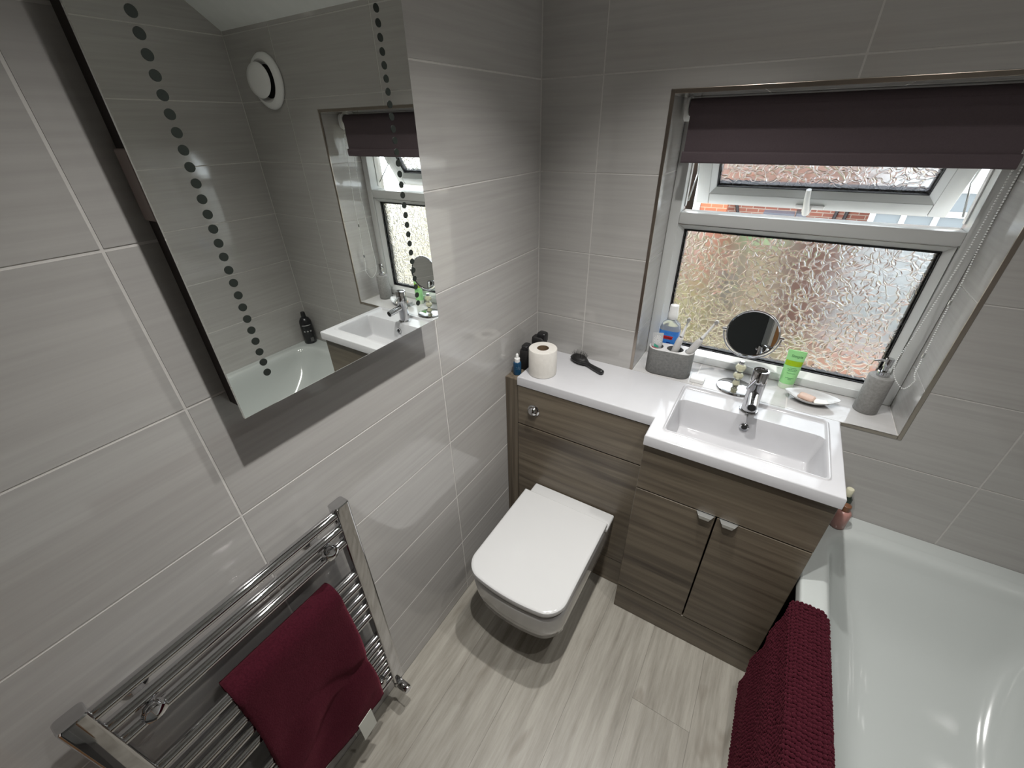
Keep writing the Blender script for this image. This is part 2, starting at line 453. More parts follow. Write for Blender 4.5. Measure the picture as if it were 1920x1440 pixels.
# floor: planks on a dark base
fl = structure(obj('floor', bx(-0.10, RX+0.1, FRONT_Y-1.7, 0.10, -0.06, -0.0012), m_gap), 'pale grey wood-effect plank floor', 'floor')
PW = 0.187; pm = {}
xs0 = 0.728 - PW*4
for c in range(11):
    xa, xb = max(xs0+PW*c, 0.0), min(xs0+PW*(c+1), 1.06)
    if xb-xa < 0.01: continue
    off = {4: -0.626}.get(c, (-0.12, -0.20)[c % 2])
    ends = sorted({round(y, 4) for y in [FRONT_Y-0.02, 0.0] + [off+1.22*k for k in range(-4, 4)] if FRONT_Y-0.02 <= y <= 0.0})
    for ya, yb in zip(ends[:-1], ends[1:]):
        w, l = round(xb-xa-0.0006, 4), round(yb-ya-0.0006, 4)
        if l < 0.02: continue
        if (w, l) not in pm:
            me = bpy.data.meshes.new('plank'); b_ = bx(-w/2, w/2, -l/2, l/2, -0.004, 0.0); b_.to_mesh(me); b_.free()
            me.materials.append(m_plank); pm[(w, l)] = me
        o = bpy.data.objects.new('plank', pm[(w, l)]); COL.objects.link(o); o.parent = fl
        o.location = ((xa+xb)/2, (ya+yb)/2, 0)
# dark hall behind the doorway, oak lining and door leaf
hb = NB()
box(hb, -0.5, -0.42, -3.2, FRONT_Y-0.1, -0.05, 2.5); box(hb, 1.5, 1.58, -3.2, FRONT_Y-0.1, -0.05, 2.5)
box(hb, -0.5, 1.58, -3.28, -3.2, -0.05, 2.5); box(hb, -0.5, 1.58, -3.28, FRONT_Y-0.1, 2.42, 2.5)
structure(obj('wall_hall', hb, m_hall), 'dark painted landing beyond the doorway', 'wall')
structure(obj('floor_hall', bx(-0.42, 1.5, -3.2, FRONT_Y-0.1, -0.0012, 0.004), m_carpet), 'dark carpet of the landing', 'floor')
d = NB()
box(d, DX0, DX0+0.03, FRONT_Y-0.10, FRONT_Y, 0, DZ-0.03); box(d, DX1-0.03, DX1, FRONT_Y-0.10, FRONT_Y, 0, DZ-0.03); box(d, DX0, DX1, FRONT_Y-0.10, FRONT_Y, DZ-0.03, DZ)
dr = structure(obj('door_1', d, M('door_white_paint', (0.45, 0.45, 0.43), 0.4)), 'open white door in an oak-edged doorway', 'door')
a = NB()
box(a, DX0-0.065, DX0+0.012, FRONT_Y, FRONT_Y+0.016, 0, DZ+0.065, 0.003); box(a, DX1-0.012, DX1+0.065, FRONT_Y, FRONT_Y+0.016, 0, DZ+0.065, 0.003)
box(a, DX0+0.012, DX1-0.012, FRONT_Y, FRONT_Y+0.016, DZ-0.012, DZ+0.065, 0.003)
obj('architrave', a, m_oak, dr)
lf = bx(-0.69, 0, -0.04, 0, 0.012, DZ-0.035, 0.002)
bmesh.ops.transform(lf, matrix=Matrix.Translation((DX1-0.032, FRONT_Y-0.10, 0)) @ Matrix.Rotation(R(89), 4, 'Z'), verts=lf.verts[:])
obj('door_leaf', lf, M('door_white_paint', (0.45, 0.45, 0.43), 0.4), dr)

# ---- window recess: tiles and metal edge trims
def recess_tile(name, *a): return obj('tile', bx(*a), m_tile_sill if name == 'sill' else m_tile, wbk)
zs = [WZ0+0.0016] + [Z0+TH*k for k in range(4, 7)] + [WZ1-0.0016]
for za, zb in zip(zs[:-1], zs[1:]):
    if zb-za < 0.01: continue
    recess_tile('side', WX0-0.006, WX0, 0.002, WD, za+G/2, zb-G/2)
    recess_tile('side', WX1, WX1+0.006, 0.002, WD, za+G/2, zb-G/2)
for xa, xb in ((WX0, 0.62), (0.62, 0.905), (0.905, WX1)):
    recess_tile('sill', xa+G/2, xb-G/2, 0.0015, WD, WZ0-0.006, WZ0)
    recess_tile('head', xa+G/2, xb-G/2, 0.002, WD, WZ1, WZ1+0.006)
T = 0.0105
structure(obj('trim_1', bx(WX0-T, WX0, -0.0015, 0.003, WZ0, WZ1+T, 0.0008), m_trim), 'metal tile edging down the left side of the window recess', 'trim')
structure(obj('trim_2', bx(WX0, WX1+T, -0.0015, 0.003, WZ1, WZ1+T, 0.0008), m_trim), 'metal tile edging along the top of the window recess', 'trim')
structure(obj('trim_3', bx(WX1, WX1+T, -0.0015, 0.003, WZ0-T, WZ1, 0.0008), m_trim), 'metal tile edging down the right side of the window recess', 'trim')
structure(obj('trim_4', bx(1.052, WX1, -0.0015, 0.003, WZ0-T, WZ0, 0.0008), m_trim), 'metal tile edging along the sill front', 'trim')

# ---- window unit
w = structure(empty('window_1', (0.796, 0.2, WZ0)), 'white plastic window, obscure lower pane and open top sash', 'window')
FY, BY = WD, WD+0.07
def frame_bar(x0, x1, z0, z1): return bx(x0, x1, FY, BY, z0, z1, 0.003)
for nm, a in (('frame_bar', (WX0, 0.440, WZ0, WZ1)), ('frame_bar', (1.152, WX1, WZ0, WZ1)), ('frame_bar', (0.440, 1.152, WZ0, 0.925)),
              ('frame_bar', (0.440, 1.152, 1.70, WZ1)), ('transom', (0.440, 1.152, 1.390, 1.426))):
    part(nm, frame_bar(*a), m_pvc, w, 30)
def bead(x0, x1, z0, z1, wd, y0, y1):
    """a mitred bevelled bead running round a pane"""
    bm = NB()
    o_ = [(x0, z0), (x1, z0), (x1, z1), (x0, z1)]; i_ = [(x0+wd, z0+wd), (x1-wd, z0+wd), (x1-wd, z1-wd), (x0+wd, z1-wd)]
    A = [bm.verts.new((x, y0, z)) for x, z in o_]; B = [bm.verts.new((x, y1, z)) for x, z in i_]
    Cc = [bm.verts.new((x, y1+0.012, z)) for x, z in i_]; D = [bm.verts.new((x, y1+0.012, z)) for x, z in o_]
    for i in range(4):
        j = (i+1) % 4
        bm.faces.new((A[i], A[j], B[j], B[i])); bm.faces.new((B[i], B[j], Cc[j], Cc[i]))
        bm.faces.new((Cc[i], Cc[j], D[j], D[i])); bm.faces.new((D[i], D[j], A[j], A[i]))
    bmesh.ops.recalc_face_normals(bm, faces=bm.faces[:])
    return bm
part('glazing_bead', bead(0.440, 1.148, 0.925, 1.390, 0.020, FY+0.004, FY+0.022), m_pvc, w)
def ringbox(x0, x1, z0, z1, wd, y0, y1):
    bm = NB()
    box(bm, x0, x0+wd, y0, y1, z0, z1); box(bm, x1-wd, x1, y0, y1, z0, z1)
    box(bm, x0+wd, x1-wd, y0, y1, z0, z0+wd); box(bm, x0+wd, x1-wd, y0, y1, z1-wd, z1)
    return bm
part('gasket', ringbox(0.4595, 1.1285, 0.9445, 1.3705, 0.003, FY+0.020, FY+0.026), m_gasket, w)
part('glass_spacer', ringbox(0.458, 1.130, 0.943, 1.372, 0.009, FY+0.030, FY+0.048), m_gasket, w)
part('pane', bx(0.450, 1.138, FY+0.026, FY+0.030, 0.935, 1.382), m_obscure, w)
part('bead_joint', bx(0.440, 1.152, FY-0.0004, FY+0.001, 1.3875, 1.3895), m_chromed, w)
# open top-hung sash, built shut then turned about its top edge
SX0, SX1, SZ0, SZ1, SYF, SYB = 0.452, 1.138, -0.307, 0.0, -0.02, 0.035
sash_m = Matrix.Translation((0, 0.215, 1.702)) @ Matrix.Rotation(math.atan2(0.16, 0.26), 4, 'X')
sash = empty('sash', (0, 0, 0)); sash.parent = w
def spart(name, bm, mat, sm=None):
    o = obj(name, bm, mat, None, sm)
    o.data.transform(Matrix.Translation((-0.796, -0.2, -WZ0)) @ sash_m)
    o.parent = sash; return o
sw = 0.042
spart('stile', bx(SX0, SX0+sw, SYF, SYB, SZ0, SZ1, 0.004), m_pvc, 30)
spart('stile', bx(SX1-sw, SX1, SYF, SYB, SZ0, SZ1, 0.004), m_pvc, 30)
spart('rail', bx(SX0+sw, SX1-sw, SYF, SYB, SZ0, SZ0+sw, 0.004), m_pvc, 30)
spart('rail', bx(SX0+sw, SX1-sw, SYF, SYB, SZ1-sw, SZ1, 0.004), m_pvc, 30)
spart('glazing_bead', bead(SX0+sw, SX1-sw, SZ0+sw, SZ1-sw, 0.020, SYF+0.002, SYF+0.016), m_pvc)
spart('gasket', ringbox(SX0+sw+.019, SX1-sw-.019, SZ0+sw+.019, SZ1-sw-.019, 0.003, SYF+0.014, SYF+0.020), m_gasket)
spart('glass_spacer', ringbox(SX0+sw+.016, SX1-sw-.016, SZ0+sw+.016, SZ1-sw-.016, 0.010, SYF+0.025, SYF+0.042), m_slate)
spart('pane', bx(SX0+sw+.010, SX1-sw-.010, SYF+0.020, SYF+0.024, SZ0+sw+.010, SZ1-sw-.010), m_obscure)
hx = 0.795
hd = NB()
box(hd, hx-0.034, hx+0.046, SYF-0.007, SYF, SZ0+0.006, SZ0+0.022, 0.003)
lathe(hd, (hx, SYF-0.007, SZ0+0.012), [(0.013, 0), (0.013, 0.012), (0.008, 0.016)], 16, (0, -1, 0))
tube(hd, [(hx, SYF-0.020, SZ0+0.002), (hx-0.003, SYF-0.026, SZ0+0.030), (hx-0.009, SYF-0.028, SZ0+0.062), (hx-0.012, SYF-0.026, SZ0+0.095)], [0.010, 0.009, 0.008, 0.007], 10)
spart('handle', hd, m_wplast, 40)
for sx in (SX0-0.004, SX1+0.001):
    st = tube(NB(), [(sx+0.001, 0.225, 1.455), (sx+0.002, 0.30, 1.53), (sx+0.001, 0.235, 1.66)], 0.0026, 6)
    part('friction_stay', st, m_chromed, w)
part('frame_edge', bx(0.4405, 0.4435, FY+0.045, FY+0.066, 1.438, 1.698), m_wplast, w)
part('frame_edge', bx(1.1485, 1.1515, FY+0.045, FY+0.066, 1.438, 1.698), m_wplast, w)

# ------------------------------------------------------------------ ceiling downlights (the room's lamps, just above the picture)
names = ['recessed ceiling spotlight nearest the corner of window and mirror walls', 'recessed ceiling spotlight beside the mirror, nearer the doorway',
         'recessed ceiling spotlight above the wash basin end of the bath', 'recessed ceiling spotlight above the middle of the bath']
for (lx, ly), nm, pw in zip(LAMPS, names, LAMP_POWER):
    t = tag(empty('ceiling_spotlight', (lx, ly, CZ)), nm, 'ceiling light', 'recessed ceiling spotlights')
    part('bezel', lathe(NB(), (lx, ly, CZ), [(0.026, 0.0), (0.026, -0.004), (0.030, -0.006), (0.040, -0.005), (0.042, 0.0)], 28, cap0=False, cap1=False), m_chromed, t, 40)
    part('lens', lathe(NB(), (lx, ly, CZ-0.0025), [(0.025, 0.0), (0.025, 0.0015)], 24), m_lens, t)
    ld = bpy.data.lights.new('spot_bulb', 'SPOT'); ld.energy = pw; ld.color = (1.0, 0.985, 0.955)
    ld.spot_size = R(97); ld.spot_blend = 1.0; ld.shadow_soft_size = 0.016
    lo = bpy.data.objects.new('spot_bulb', ld); COL.objects.link(lo); lo.parent = t; lo.location = (0, 0, -0.02)

# ------------------------------------------------------------------ bath
W = 0.896
TZ = 0.558
def tub_mesh():
    x0, x1, y0, y1 = 1.052, RX-0.001, FRONT_Y+0.02, -0.001
    bm = NB()
    xs = lines(x0, x1, 0.016, [(x0+.006, .006, .002), (1.112, .03, .006), (1.70, .03, .006)])
    ys = lines(y0, y1, 0.018, [(-0.075, .03, .006), (-1.55, .03, .006)])
    def h(x, y):
        d = sdf_rr(x, y, 1.108, 1.706, -1.56, -0.062, 0.13)
        z = TZ
        if d > 0:
            pf = lambda q, wl: 1-(1-min(max(q, 0)/wl, 1.0))**2.2
            side = pf(d, 0.20); back = pf(-0.062-y, 0.62)
            z -= 0.36*side*(0.12+0.88*back) * sstep(0, 0.05, d)
        elif d > -0.012:
            z += 0.0008*(1-abs(d+0.006)/0.006)
        e = min(x-x0, 10)
        if e < 0.008: z -= 0.008*(1-math.sqrt(max(0, 1-((0.008-e)/0.008)**2)))
        return z
    vs = [[bm.verts.new((x, y, h(x, y))) for y in ys] for x in xs]
    for i in range(len(xs)-1):
        for j in range(len(ys)-1):
            bm.faces.new((vs[i][j], vs[i+1][j], vs[i+1][j+1], vs[i][j+1]))
    for i0, x in ((0, x0),):
        lo = [bm.verts.new((x, y, TZ-0.038)) for y in ys]; li = [bm.verts.new((x+0.02, y, TZ-0.038)) for y in ys]
        for j in range(len(ys)-1):
            bm.faces.new((vs[i0][j+1], vs[i0][j], lo[j], lo[j+1])[::-1]); bm.faces.new((lo[j], lo[j+1], li[j+1], li[j]))
    bmesh.ops.recalc_face_normals(bm, faces=bm.faces[:])
    if bm.faces[len(bm.faces)//3].normal.z < 0: bmesh.ops.reverse_faces(bm, faces=bm.faces[:])
    return bm
t = tag(empty('bathtub', (1.4, -0.8, 0)), 'white acrylic bathtub along the right-hand wall', 'bathtub')
part('tub', tub_mesh(), m_tub, t, 60)
part('bath_panel', bx(1.066, 1.080, FRONT_Y+0.02, -0.366, 0.0005, TZ-0.030), m_wood, t)

# ------------------------------------------------------------------ cabinets, worktop with basin
t = tag(empty('toilet_unit', (0.305, -0.12, 0)), 'grey-brown wood-grain unit hiding the cistern behind the toilet', 'cabinet')
part('carcass', bx(0.058, 0.555, -0.235, -0.002, 0.0005, 0.860), m_woodv, t)
up = part('upper_panel', bx(0.0575, 0.5535, -0.2555, -0.2365, 0.6855, 0.858, 0.0018), m_wood, t)
part('lower_panel', bx(0.0575, 0.5535, -0.2555, -0.2365, 0.150, 0.6805, 0.0018), m_wood, t)
part('plinth', bx(0.0575, 0.5535, -0.2540, -0.2365, 0.0005, 0.146, 0.0018), m_wood, t)
part('filler_post', bx(0.001, 0.0555, -0.252, -0.002, 0.0005, 0.878, 0.0015), m_woodv, t)
fb = lathe(NB(), (0.127, -0.2555, 0.768), [(0.024, 0), (0.024, 0.004), (0.021, 0.006)], 28, (0, -1, 0))
part('flush_collar', fb, m_chrome, t, 40)
fb = lathe(NB(), (0.127, -0.2615, 0.768), [(0.019, 0), (0.0185, 0.006), (0.016, 0.011), (0.011, 0.0145), (0.0045, 0.0163), (0.0005, 0.0166)], 28, (0, -1, 0))
part('flush_button', fb, m_chrome, t, 60)

t = tag(empty('vanity_unit', (0.80, -0.17, 0)), 'grey-brown wood-grain vanity cabinet with two doors below the basin', 'cabinet')
b = NB()
box(b, 0.5585, 0.575, -0.3255, -0.002, 0.0005, 0.860); box(b, 1.031, 1.0475, -0.3255, -0.002, 0.0005, 0.860)
box(b, 0.575, 1.031, -0.020, -0.002, 0.0005, 0.760); box(b, 0.575, 1.031, -0.3255, -0.020, 0.148, 0.164)
part('carcass', b, m_woodv, t)
part('top_panel', bx(0.5585, 1.0475, -0.3455, -0.3265, 0.673, 0.858, 0.0018), m_wood, t)
part('plinth', bx(0.5585, 1.0475, -0.3430, -0.3265, 0.0005, 0.1405, 0.0018), m_wood, t)
for x0, x1, hx0 in ((0.5585, 0.8005, 0.746), (0.8050, 1.0475, 0.811)):
    dd = part('door', bx(x0, x1, -0.3455, -0.3265, 0.1450, 0.6685, 0.0018), m_wood, t)
    hb = NB(); hx1 = hx0+0.052
    # a folded lip: top plate and a turned-down front with splayed ends
    A = [(hx0, -0.345), (hx1, -0.345), (hx1-0.007, -0.361), (hx0+0.007, -0.361)]
    rings = [[Vector((x, y, z)) for x, y in A] for z in (0.6690, 0.6705)]
    ring_loft(hb, rings)
    Bq = [(hx0+0.007, -0.361), (hx1-0.007, -0.361), (hx1-0.009, -0.3635), (hx0+0.009, -0.3635)]
    ring_loft(hb, [[Vector((x+s*(0.004 if x < (hx0+hx1)/2 else -0.004), y, z)) for x, y in Bq] for z, s in ((0.6700, 0), (0.6590, 1))])
    bmesh.ops.recalc_face_normals(hb, faces=hb.faces[:])
    hp = part('handle', hb, m_handle, t); off = dd.location.copy(); hp.parent = dd; hp.location = -off

def worktop_mesh():
    bm = NB()
    xs = lines(0.0565, 1.0495, 0.018, [(0.0565, .005, .0012), (1.0495, .005, .0012), (0.5575, .005, .0012), (0.600, .022, .002), (1.012, .022, .002)])
    ys = lines(-0.361, -0.0005, 0.014, [(-0.361, .006, .0012), (-0.258, .005, .0012), (-0.308, .020, .002), (-0.018, .010, .002), (-0.108, .020, .002)])
    x_in = lambda x, y: (0.0565-1e-6 <= x <= 0.5575+1e-6 and y >= -0.258-1e-6) or (x >= 0.5575-1e-6)
    def h(x, y):
        z = W
        e = 1.0
        if x < 0.5575-1e-6: e = min(x-0.0565, y+0.258)
        else:
            e = min(1.0495-x, y+0.361)
            if y < -0.258: e = min(e, x-0.5575)
            else: e = min(e, math.hypot(max(x-0.5575, 0), max(y+0.258, 0))+0.001)
        if e < 0.0035: z -= 0.0035-math.sqrt(max(0, 0.0035**2-(0.0035-e)**2))
        d1 = sdf_rr(x, y, 0.598, 1.016, -0.310, -0.016, 0.014)
        if -0.004 < d1 < 0.006: z += 0.0045*(0.5+0.5*math.cos((d1-0.001)/0.005*PI))
        if d1 > 0.004: z -= 0.004*sstep(0.004, 0.008, d1)
        d2 = sdf_rr(x, y, 0.604, 1.010, -0.304, -0.104, 0.022)
        if d2 > 0:
            z -= 0.094*sstep(-0.004, 0.020, d2)*1.0
            z -= 0.010*sstep(0.0, 0.10, d2)
        return z
    grid = {}
    for x in xs:
        for y in ys:
            if x_in(x, y): grid[(x, y)] = bm.verts.new((x, y, h(x, y)))
    for i in range(len(xs)-1):
        for j in range(len(ys)-1):
            xm, ym = (xs[i]+xs[i+1])/2, (ys[j]+ys[j+1])/2
            if (xm < 0.5575 and ym < -0.258): continue
            k = [(xs[i], ys[j]), (xs[i+1], ys[j]), (xs[i+1], ys[j+1]), (xs[i], ys[j+1])]
            if all(q in grid for q in k): bm.faces.new([grid[q] for q in k])
    be = [e for e in bm.edges if e.is_boundary]
    ex = bmesh.ops.extrude_edge_only(bm, edges=be)
    for v in ex['geom']:
        if isinstance(v, bmesh.types.BMVert): v.co.z = 0.861
    bmesh.ops.recalc_face_normals(bm, faces=bm.faces[:])
    f = max(bm.faces, key=lambda f: f.calc_center_median().z)
    if f.normal.z < 0: bmesh.ops.reverse_faces(bm, faces=bm.faces[:])
    return bm
t = tag(empty('basin_worktop', (0.55, -0.15, 0.861)), 'glossy white worktop with a moulded rectangular wash basin', 'wash basin')
part('basin_slab', worktop_mesh(), m_marble, t, 50)
o_ = lathe(NB(), (0.806, -0.1135, 0.858), [(0.0085, 0.0), (0.0085, 0.002), (0.0135, 0.003), (0.0145, 0.0)], 24, (0, -1, 0.05), cap0=False, cap1=False)
ov = part('overflow_ring', o_, m_chrome, t, 40)
part('overflow_hole', lathe(NB(), (0.806, -0.1130, 0.858), [(0.0086, 0.0), (0.0086, 0.0025)], 20, (0, -1, 0.05)), m_hole, t)
part('waste', lathe(NB(), (0.800, -0.205, 0.787), [(0.033, 0.0), (0.032, 0.004), (0.024, 0.006), (0.022, 0.004), (0.0005, 0.0055)], 28), m_chrome, t, 40)

# ---- mixer tap
tx, ty, tz = 0.804, -0.066, 0.8915
t = tag(empty('basin_tap', (tx, ty, tz)), 'chrome cylindrical mixer tap on the basin deck', 'tap')
part('base_ring', lathe(NB(), (tx, ty, tz), [(0.0275, 0), (0.0275, 0.004), (0.0255, 0.006), (0.023, 0.006)], 32, cap1=False), m_chrome, t, 40)
part('tap_body', lathe(NB(), (tx, ty, tz+0.0055), [(0.0225, 0), (0.0225, 0.100)], 36), m_chrome, t, 40)
part('seam_ring', lathe(NB(), (tx, ty, tz+0.1055), [(0.0215, 0), (0.0215, 0.002)], 32), m_black, t)
ch = part('cartridge_head', lathe(NB(), (tx, ty, tz+0.1075), [(0.0228, 0), (0.0228, 0.038), (0.0215, 0.0405), (0.0165, 0.0410), (0.0155, 0.0385), (0.0005, 0.0385)], 36), m_chrome, t, 40)
lv = part('lever', tube(NB(), [(tx-0.004, ty-0.018, tz+0.128), (tx-0.016, ty-0.050, tz+0.120), (tx-0.024, ty-0.072, tz+0.115)], [0.0052, 0.005, 0.0047], 12), m_chrome, t, 40)
sp = part('spout', tube(NB(), [(tx, ty-0.010, tz+0.072), (tx+0.001, ty-0.040, tz+0.069), (tx+0.002, ty-0.088, tz+0.064)], 0.0135, 24), m_chrome, t, 40)
part('spout_mouth', tube(NB(), [(tx+0.002, ty-0.0875, tz+0.0641), (tx+0.002, ty-0.0887, tz+0.0640)], 0.0112, 24), m_hole, t)

# ------------------------------------------------------------------ toilet
def dshape(xc, hw, yb, yf, rc, bow, n=7, m=9):
    p = [(xc-hw, yb)]
    for k in range(1, 5): p.append((xc-hw, yb+(yf+rc-yb)*k/5))
    for k in range(n+1):
        a = PI + (PI/2)*k/n; p.append((xc-hw+rc+rc*math.cos(a), yf+rc+rc*math.sin(a)))
    for k in range(1, m): p.append((xc-(hw-rc)+2*(hw-rc)*k/m, yf))
    for k in range(n+1):
        a = 1.5*PI + (PI/2)*k/n; p.append((xc+hw-rc+rc*math.cos(a), yf+rc+rc*math.sin(a)))
    for k in range(4, 0, -1): p.append((xc+hw, yb+(yf+rc-yb)*k/5))
    p.append((xc+hw, yb))
    out = []
    for x, y in p:
        if y <= yf+rc+1e-6: y -= bow*max(0, 1-((x-xc)/hw)**2)
        out.append((x, y))
    return out
def dloft(levels):
    bm = NB()
    ring_loft(bm, [[Vector((x, y, z)) for x, y in dshape(*a)] for a, z in levels])
    bmesh.ops.recalc_face_normals(bm, faces=bm.faces[:])
    return bm
t = tag(empty('toilet', (0.308, -0.26, 0.07)), 'white square wall-hung toilet with its lid closed', 'toilet')
XC = 0.307
part('pan', dloft([((XC, 0.095, -0.258, -0.40, 0.08, 0.02), 0.065), ((XC, 0.115, -0.258, -0.50, 0.09, 0.03), 0.105),
                   ((XC, 0.140, -0.258, -0.62, 0.09, 0.03), 0.165), ((XC, 0.158, -0.258, -0.690, 0.075, 0.028), 0.212), ((XC, 0.165, -0.258, -0.713, 0.065, 0.026), 0.240),
                   ((XC, 0.169, -0.258, -0.725, 0.06, 0.024), 0.30), ((XC, 0.172, -0.258, -0.732, 0.058, 0.023), 0.370),
                   ((XC, 0.1715, -0.258, -0.7315, 0.058, 0.023), 0.380), ((XC, 0.168, -0.258, -0.728, 0.056, 0.023), 0.386)]), m_white, t, 50)
part('back_deck', bx(XC-0.163, XC+0.179, -0.338, -0.2585, 0.384, 0.407, 0.007, seg=3), m_white, t, 50)
part('seat_ring', dloft([((XC, 0.166, -0.342, -0.727, 0.056, 0.022), 0.3870), ((XC, 0.168, -0.342, -0.729, 0.057, 0.022), 0.390), ((XC, 0.168, -0.342, -0.729, 0.057, 0.022), 0.404),
                         ((XC, 0.166, -0.342, -0.727, 0.056, 0.022), 0.4070)]), m_lid, t, 50)
part('lid', dloft([((XC, 0.170, -0.328, -0.732, 0.056, 0.022), 0.4085), ((XC, 0.1745, -0.327, -0.737, 0.058, 0.022), 0.4115), ((XC, 0.1745, -0.327, -0.737, 0.058, 0.022), 0.4225),
                   ((XC, 0.1735, -0.328, -0.736, 0.057, 0.022), 0.4265), ((XC, 0.170, -0.331, -0.7325, 0.055, 0.022), 0.4295), ((XC, 0.166, -0.335, -0.728, 0.053, 0.022), 0.4302)]), m_lid, t, 35)

# ------------------------------------------------------------------ wall mirror with dots
MX, MY0, MY1, MZ0, MZ1 = 0.058, -1.140, -0.641, 1.267, 2.060
t = tag(empty('wall_mirror', (0.0, (MY0+MY1)/2, MZ0)), 'frameless rectangular wall mirror with two columns of dark dots', 'mirror')
part('mirror_glass', bx(MX-0.005, MX, MY0, MY1, MZ0, MZ1, 0.0008), m_mirror, t)
part('backing', bx(0.0005, MX-0.0055, MY0+0.010, MY1-0.010, MZ0+0.010, MZ1-0.010), m_mback, t)
part('switch_box', bx(0.012, 0.046, MY0+0.002, MY0+0.0095, 1.578, 1.662, 0.002), m_pinkbox, t)
dme = bpy.data.meshes.new('dot'); q = lathe(NB(), (0, 0, 0), [(0.0062, 0.0), (0.0062, 0.0006)], 18, (1, 0, 0)); q.to_mesh(dme); q.free(); dme.materials.append(m_dot)
for yy in (-1.080, -0.705):
    for k in range(37):
        o = bpy.data.objects.new('dot', dme); COL.objects.link(o); o.parent = t
        o.location = (MX+0.0001, yy-(MY0+MY1)/2, 1.328+0.0194*k-MZ0)

# ------------------------------------------------------------------ towel radiator
t = tag(empty('towel_radiator', (0.06, -1.268, 0.17)), 'chrome ladder towel radiator on the left wall', 'radiator')
RY = ((-1.520, -1.484), (-1.056, -1.019))
for k, (ya, yb) in enumerate(RY):
    oc = rrect(0.058, (ya+yb)/2, 0.0155, (yb-ya)/2, 0.006, 5)
    bm = ring_loft(NB(), [[Vector((x, y, z)) for x, y in rrect(0.058, (ya+yb)/2, 0.0155-i, (yb-ya)/2-i, 0.006, 5)] for i, z in ((0.002, 0.170), (0, 0.172), (0, 0.968), (0.002, 0.970))])
    bmesh.ops.recalc_face_normals(bm, faces=bm.faces[:])
    part('upright', bm, m_chrome, t, 35)
    ym = (ya+yb)/2
    vb = NB(); lathe(vb, (0.058, ym, 0.170), [(0.010, 0), (0.010, -0.022), (0.015, -0.024), (0.015, -0.050), (0.011, -0.054)], 20)
    tube(vb, [(0.058, ym, 0.133), (0.02, ym, 0.133), (0.0006, ym, 0.133)], 0.008, 12)
    lathe(vb, (0.058, ym, 0.133), [(0.013, 0.0), (0.014, 0.016), (0.014, 0.042), (0.012, 0.046)], 20, (1, 0, 0))
    part('valve', vb, m_chrome, t, 40)
RAILZ = [0.947, 0.903, 0.858, 0.737, 0.692, 0.646, 0.600, 0.552, 0.442, 0.404, 0.366, 0.328, 0.290, 0.252, 0.214, 0.190]
RAILZ[-1] = 0.182
RAILZ = RAILZ[:-2] + [0.206]
rme = bpy.data.meshes.new('rail'); q = tube(NB(), [(0, -0.2165, 0), (0, 0.2165, 0)], 0.0115, 20); q.to_mesh(rme); q.free(); rme.materials.append(m_chrome)
rme.shade_smooth(); rme.set_sharp_from_angle(angle=R(40))
for z in RAILZ:
    o = bpy.data.objects.new('rail', rme); COL.objects.link(o); o.parent = t
    o.location = (0.0, -1.270+1.268, z-0.17)
for yy, z in ((-1.098, 0.880), (-1.440, 0.880), (-1.098, 0.271), (-1.440, 0.271)):
    bb = NB()
    lathe(bb, (0.0005, yy, z), [(0.020, 0), (0.020, 0.004), (0.009, 0.008), (0.009, 0.068), (0.016, 0.070), (0.018, 0.078), (0.015, 0.086), (0.006, 0.091), (0.0005, 0.092)], 20, (1, 0, 0))
    part('wall_bracket', bb, m_chrome, t, 40)

# ------------------------------------------------------------------ hand towel over the radiator rail
def fold(f, s):
    e = 1-0.75*sstep(0.75, 1.0, f)
    d = 0.007*min(1, f*2.2)*math.sin(s*5.6+1.2+f*2.6)*e
    d += 0.008*sstep(0.30, 0.7, f)*math.sin((s*1.0+f*1.5)*7.0)*e + 0.004*math.sin(s*13+f*7)*sstep(0.1, 0.5, f)*e
    d -= 0.008*math.exp(-((f-0.30-0.25*s)/0.06)**2)*sstep(0.2, 0.6, s) + 0.007*math.exp(-((f-0.78+0.30*s)/0.05)**2)*sstep(0.0, 0.4, s)*(1-sstep(0.7, 1, s))
    return d + 0.010*sstep(0.10, 0.5, f)
def towel():
    bm = NB()
    ya, yb = -1.362, -1.118
    zr, rr = 0.737, 0.029
    path = [(0.0325, 0.50+0.0)] + [(0.0325, 0.50+(zr-0.50)*k/10) for k in range(1, 11)]
    for k in range(1, 12):
        a = PI - PI*k/11; path.append((0.0615+rr*math.cos(a), zr+rr*math.sin(a)*1.15))
    n0 = len(path)
    zb = 0.262
    NF = 64
    for k in range(1, NF+1): path.append((0.0905, zr-(zr-zb)*k/NF))
    ny = 34
    vs = []
    for i, (x, z) in enumerate(path):
        row = []
        f = max(0, (i-n0)/NF)
        for j in range(ny+1):
            s = j/ny
            y = ya+(yb-ya)*s
            dx = 0.0; dz = 0.0
            if f > 0:
                dx += fold(f, s)
                y += 0.010*f*(s-0.5) - 0.012*f*(1-s) + 0.006*math.sin(f*9)*(0.4 if s > 0.9 or s < 0.1 else 0)
                dz += 0.012*f*math.sin(s*3.0+0.4)
            e = min(s, 1-s)
            if e < 0.06: dx -= 0.004*(1-e/0.06) if f > 0 else 0
            row.append(bm.verts.new((max(x+dx, 0.0325 if i < 12 else x+dx)+random.uniform(-.0007, .0007), y+random.uniform(-.0007, .0007), z+dz)))
        vs.append(row)
    for i in range(len(vs)-1):
        for j in range(ny):
            bm.faces.new((vs[i][j], vs[i][j+1], vs[i+1][j+1], vs[i+1][j]))
    bmesh.ops.recalc_face_normals(bm, faces=bm.faces[:])
    return bm
t = tag(empty('hand_towel', (0.09, -1.24, 0.20)), 'burgundy hand towel folded over a rail of the towel radiator', 'towel')
o = part('towelling', towel(), m_towel, t, 180)
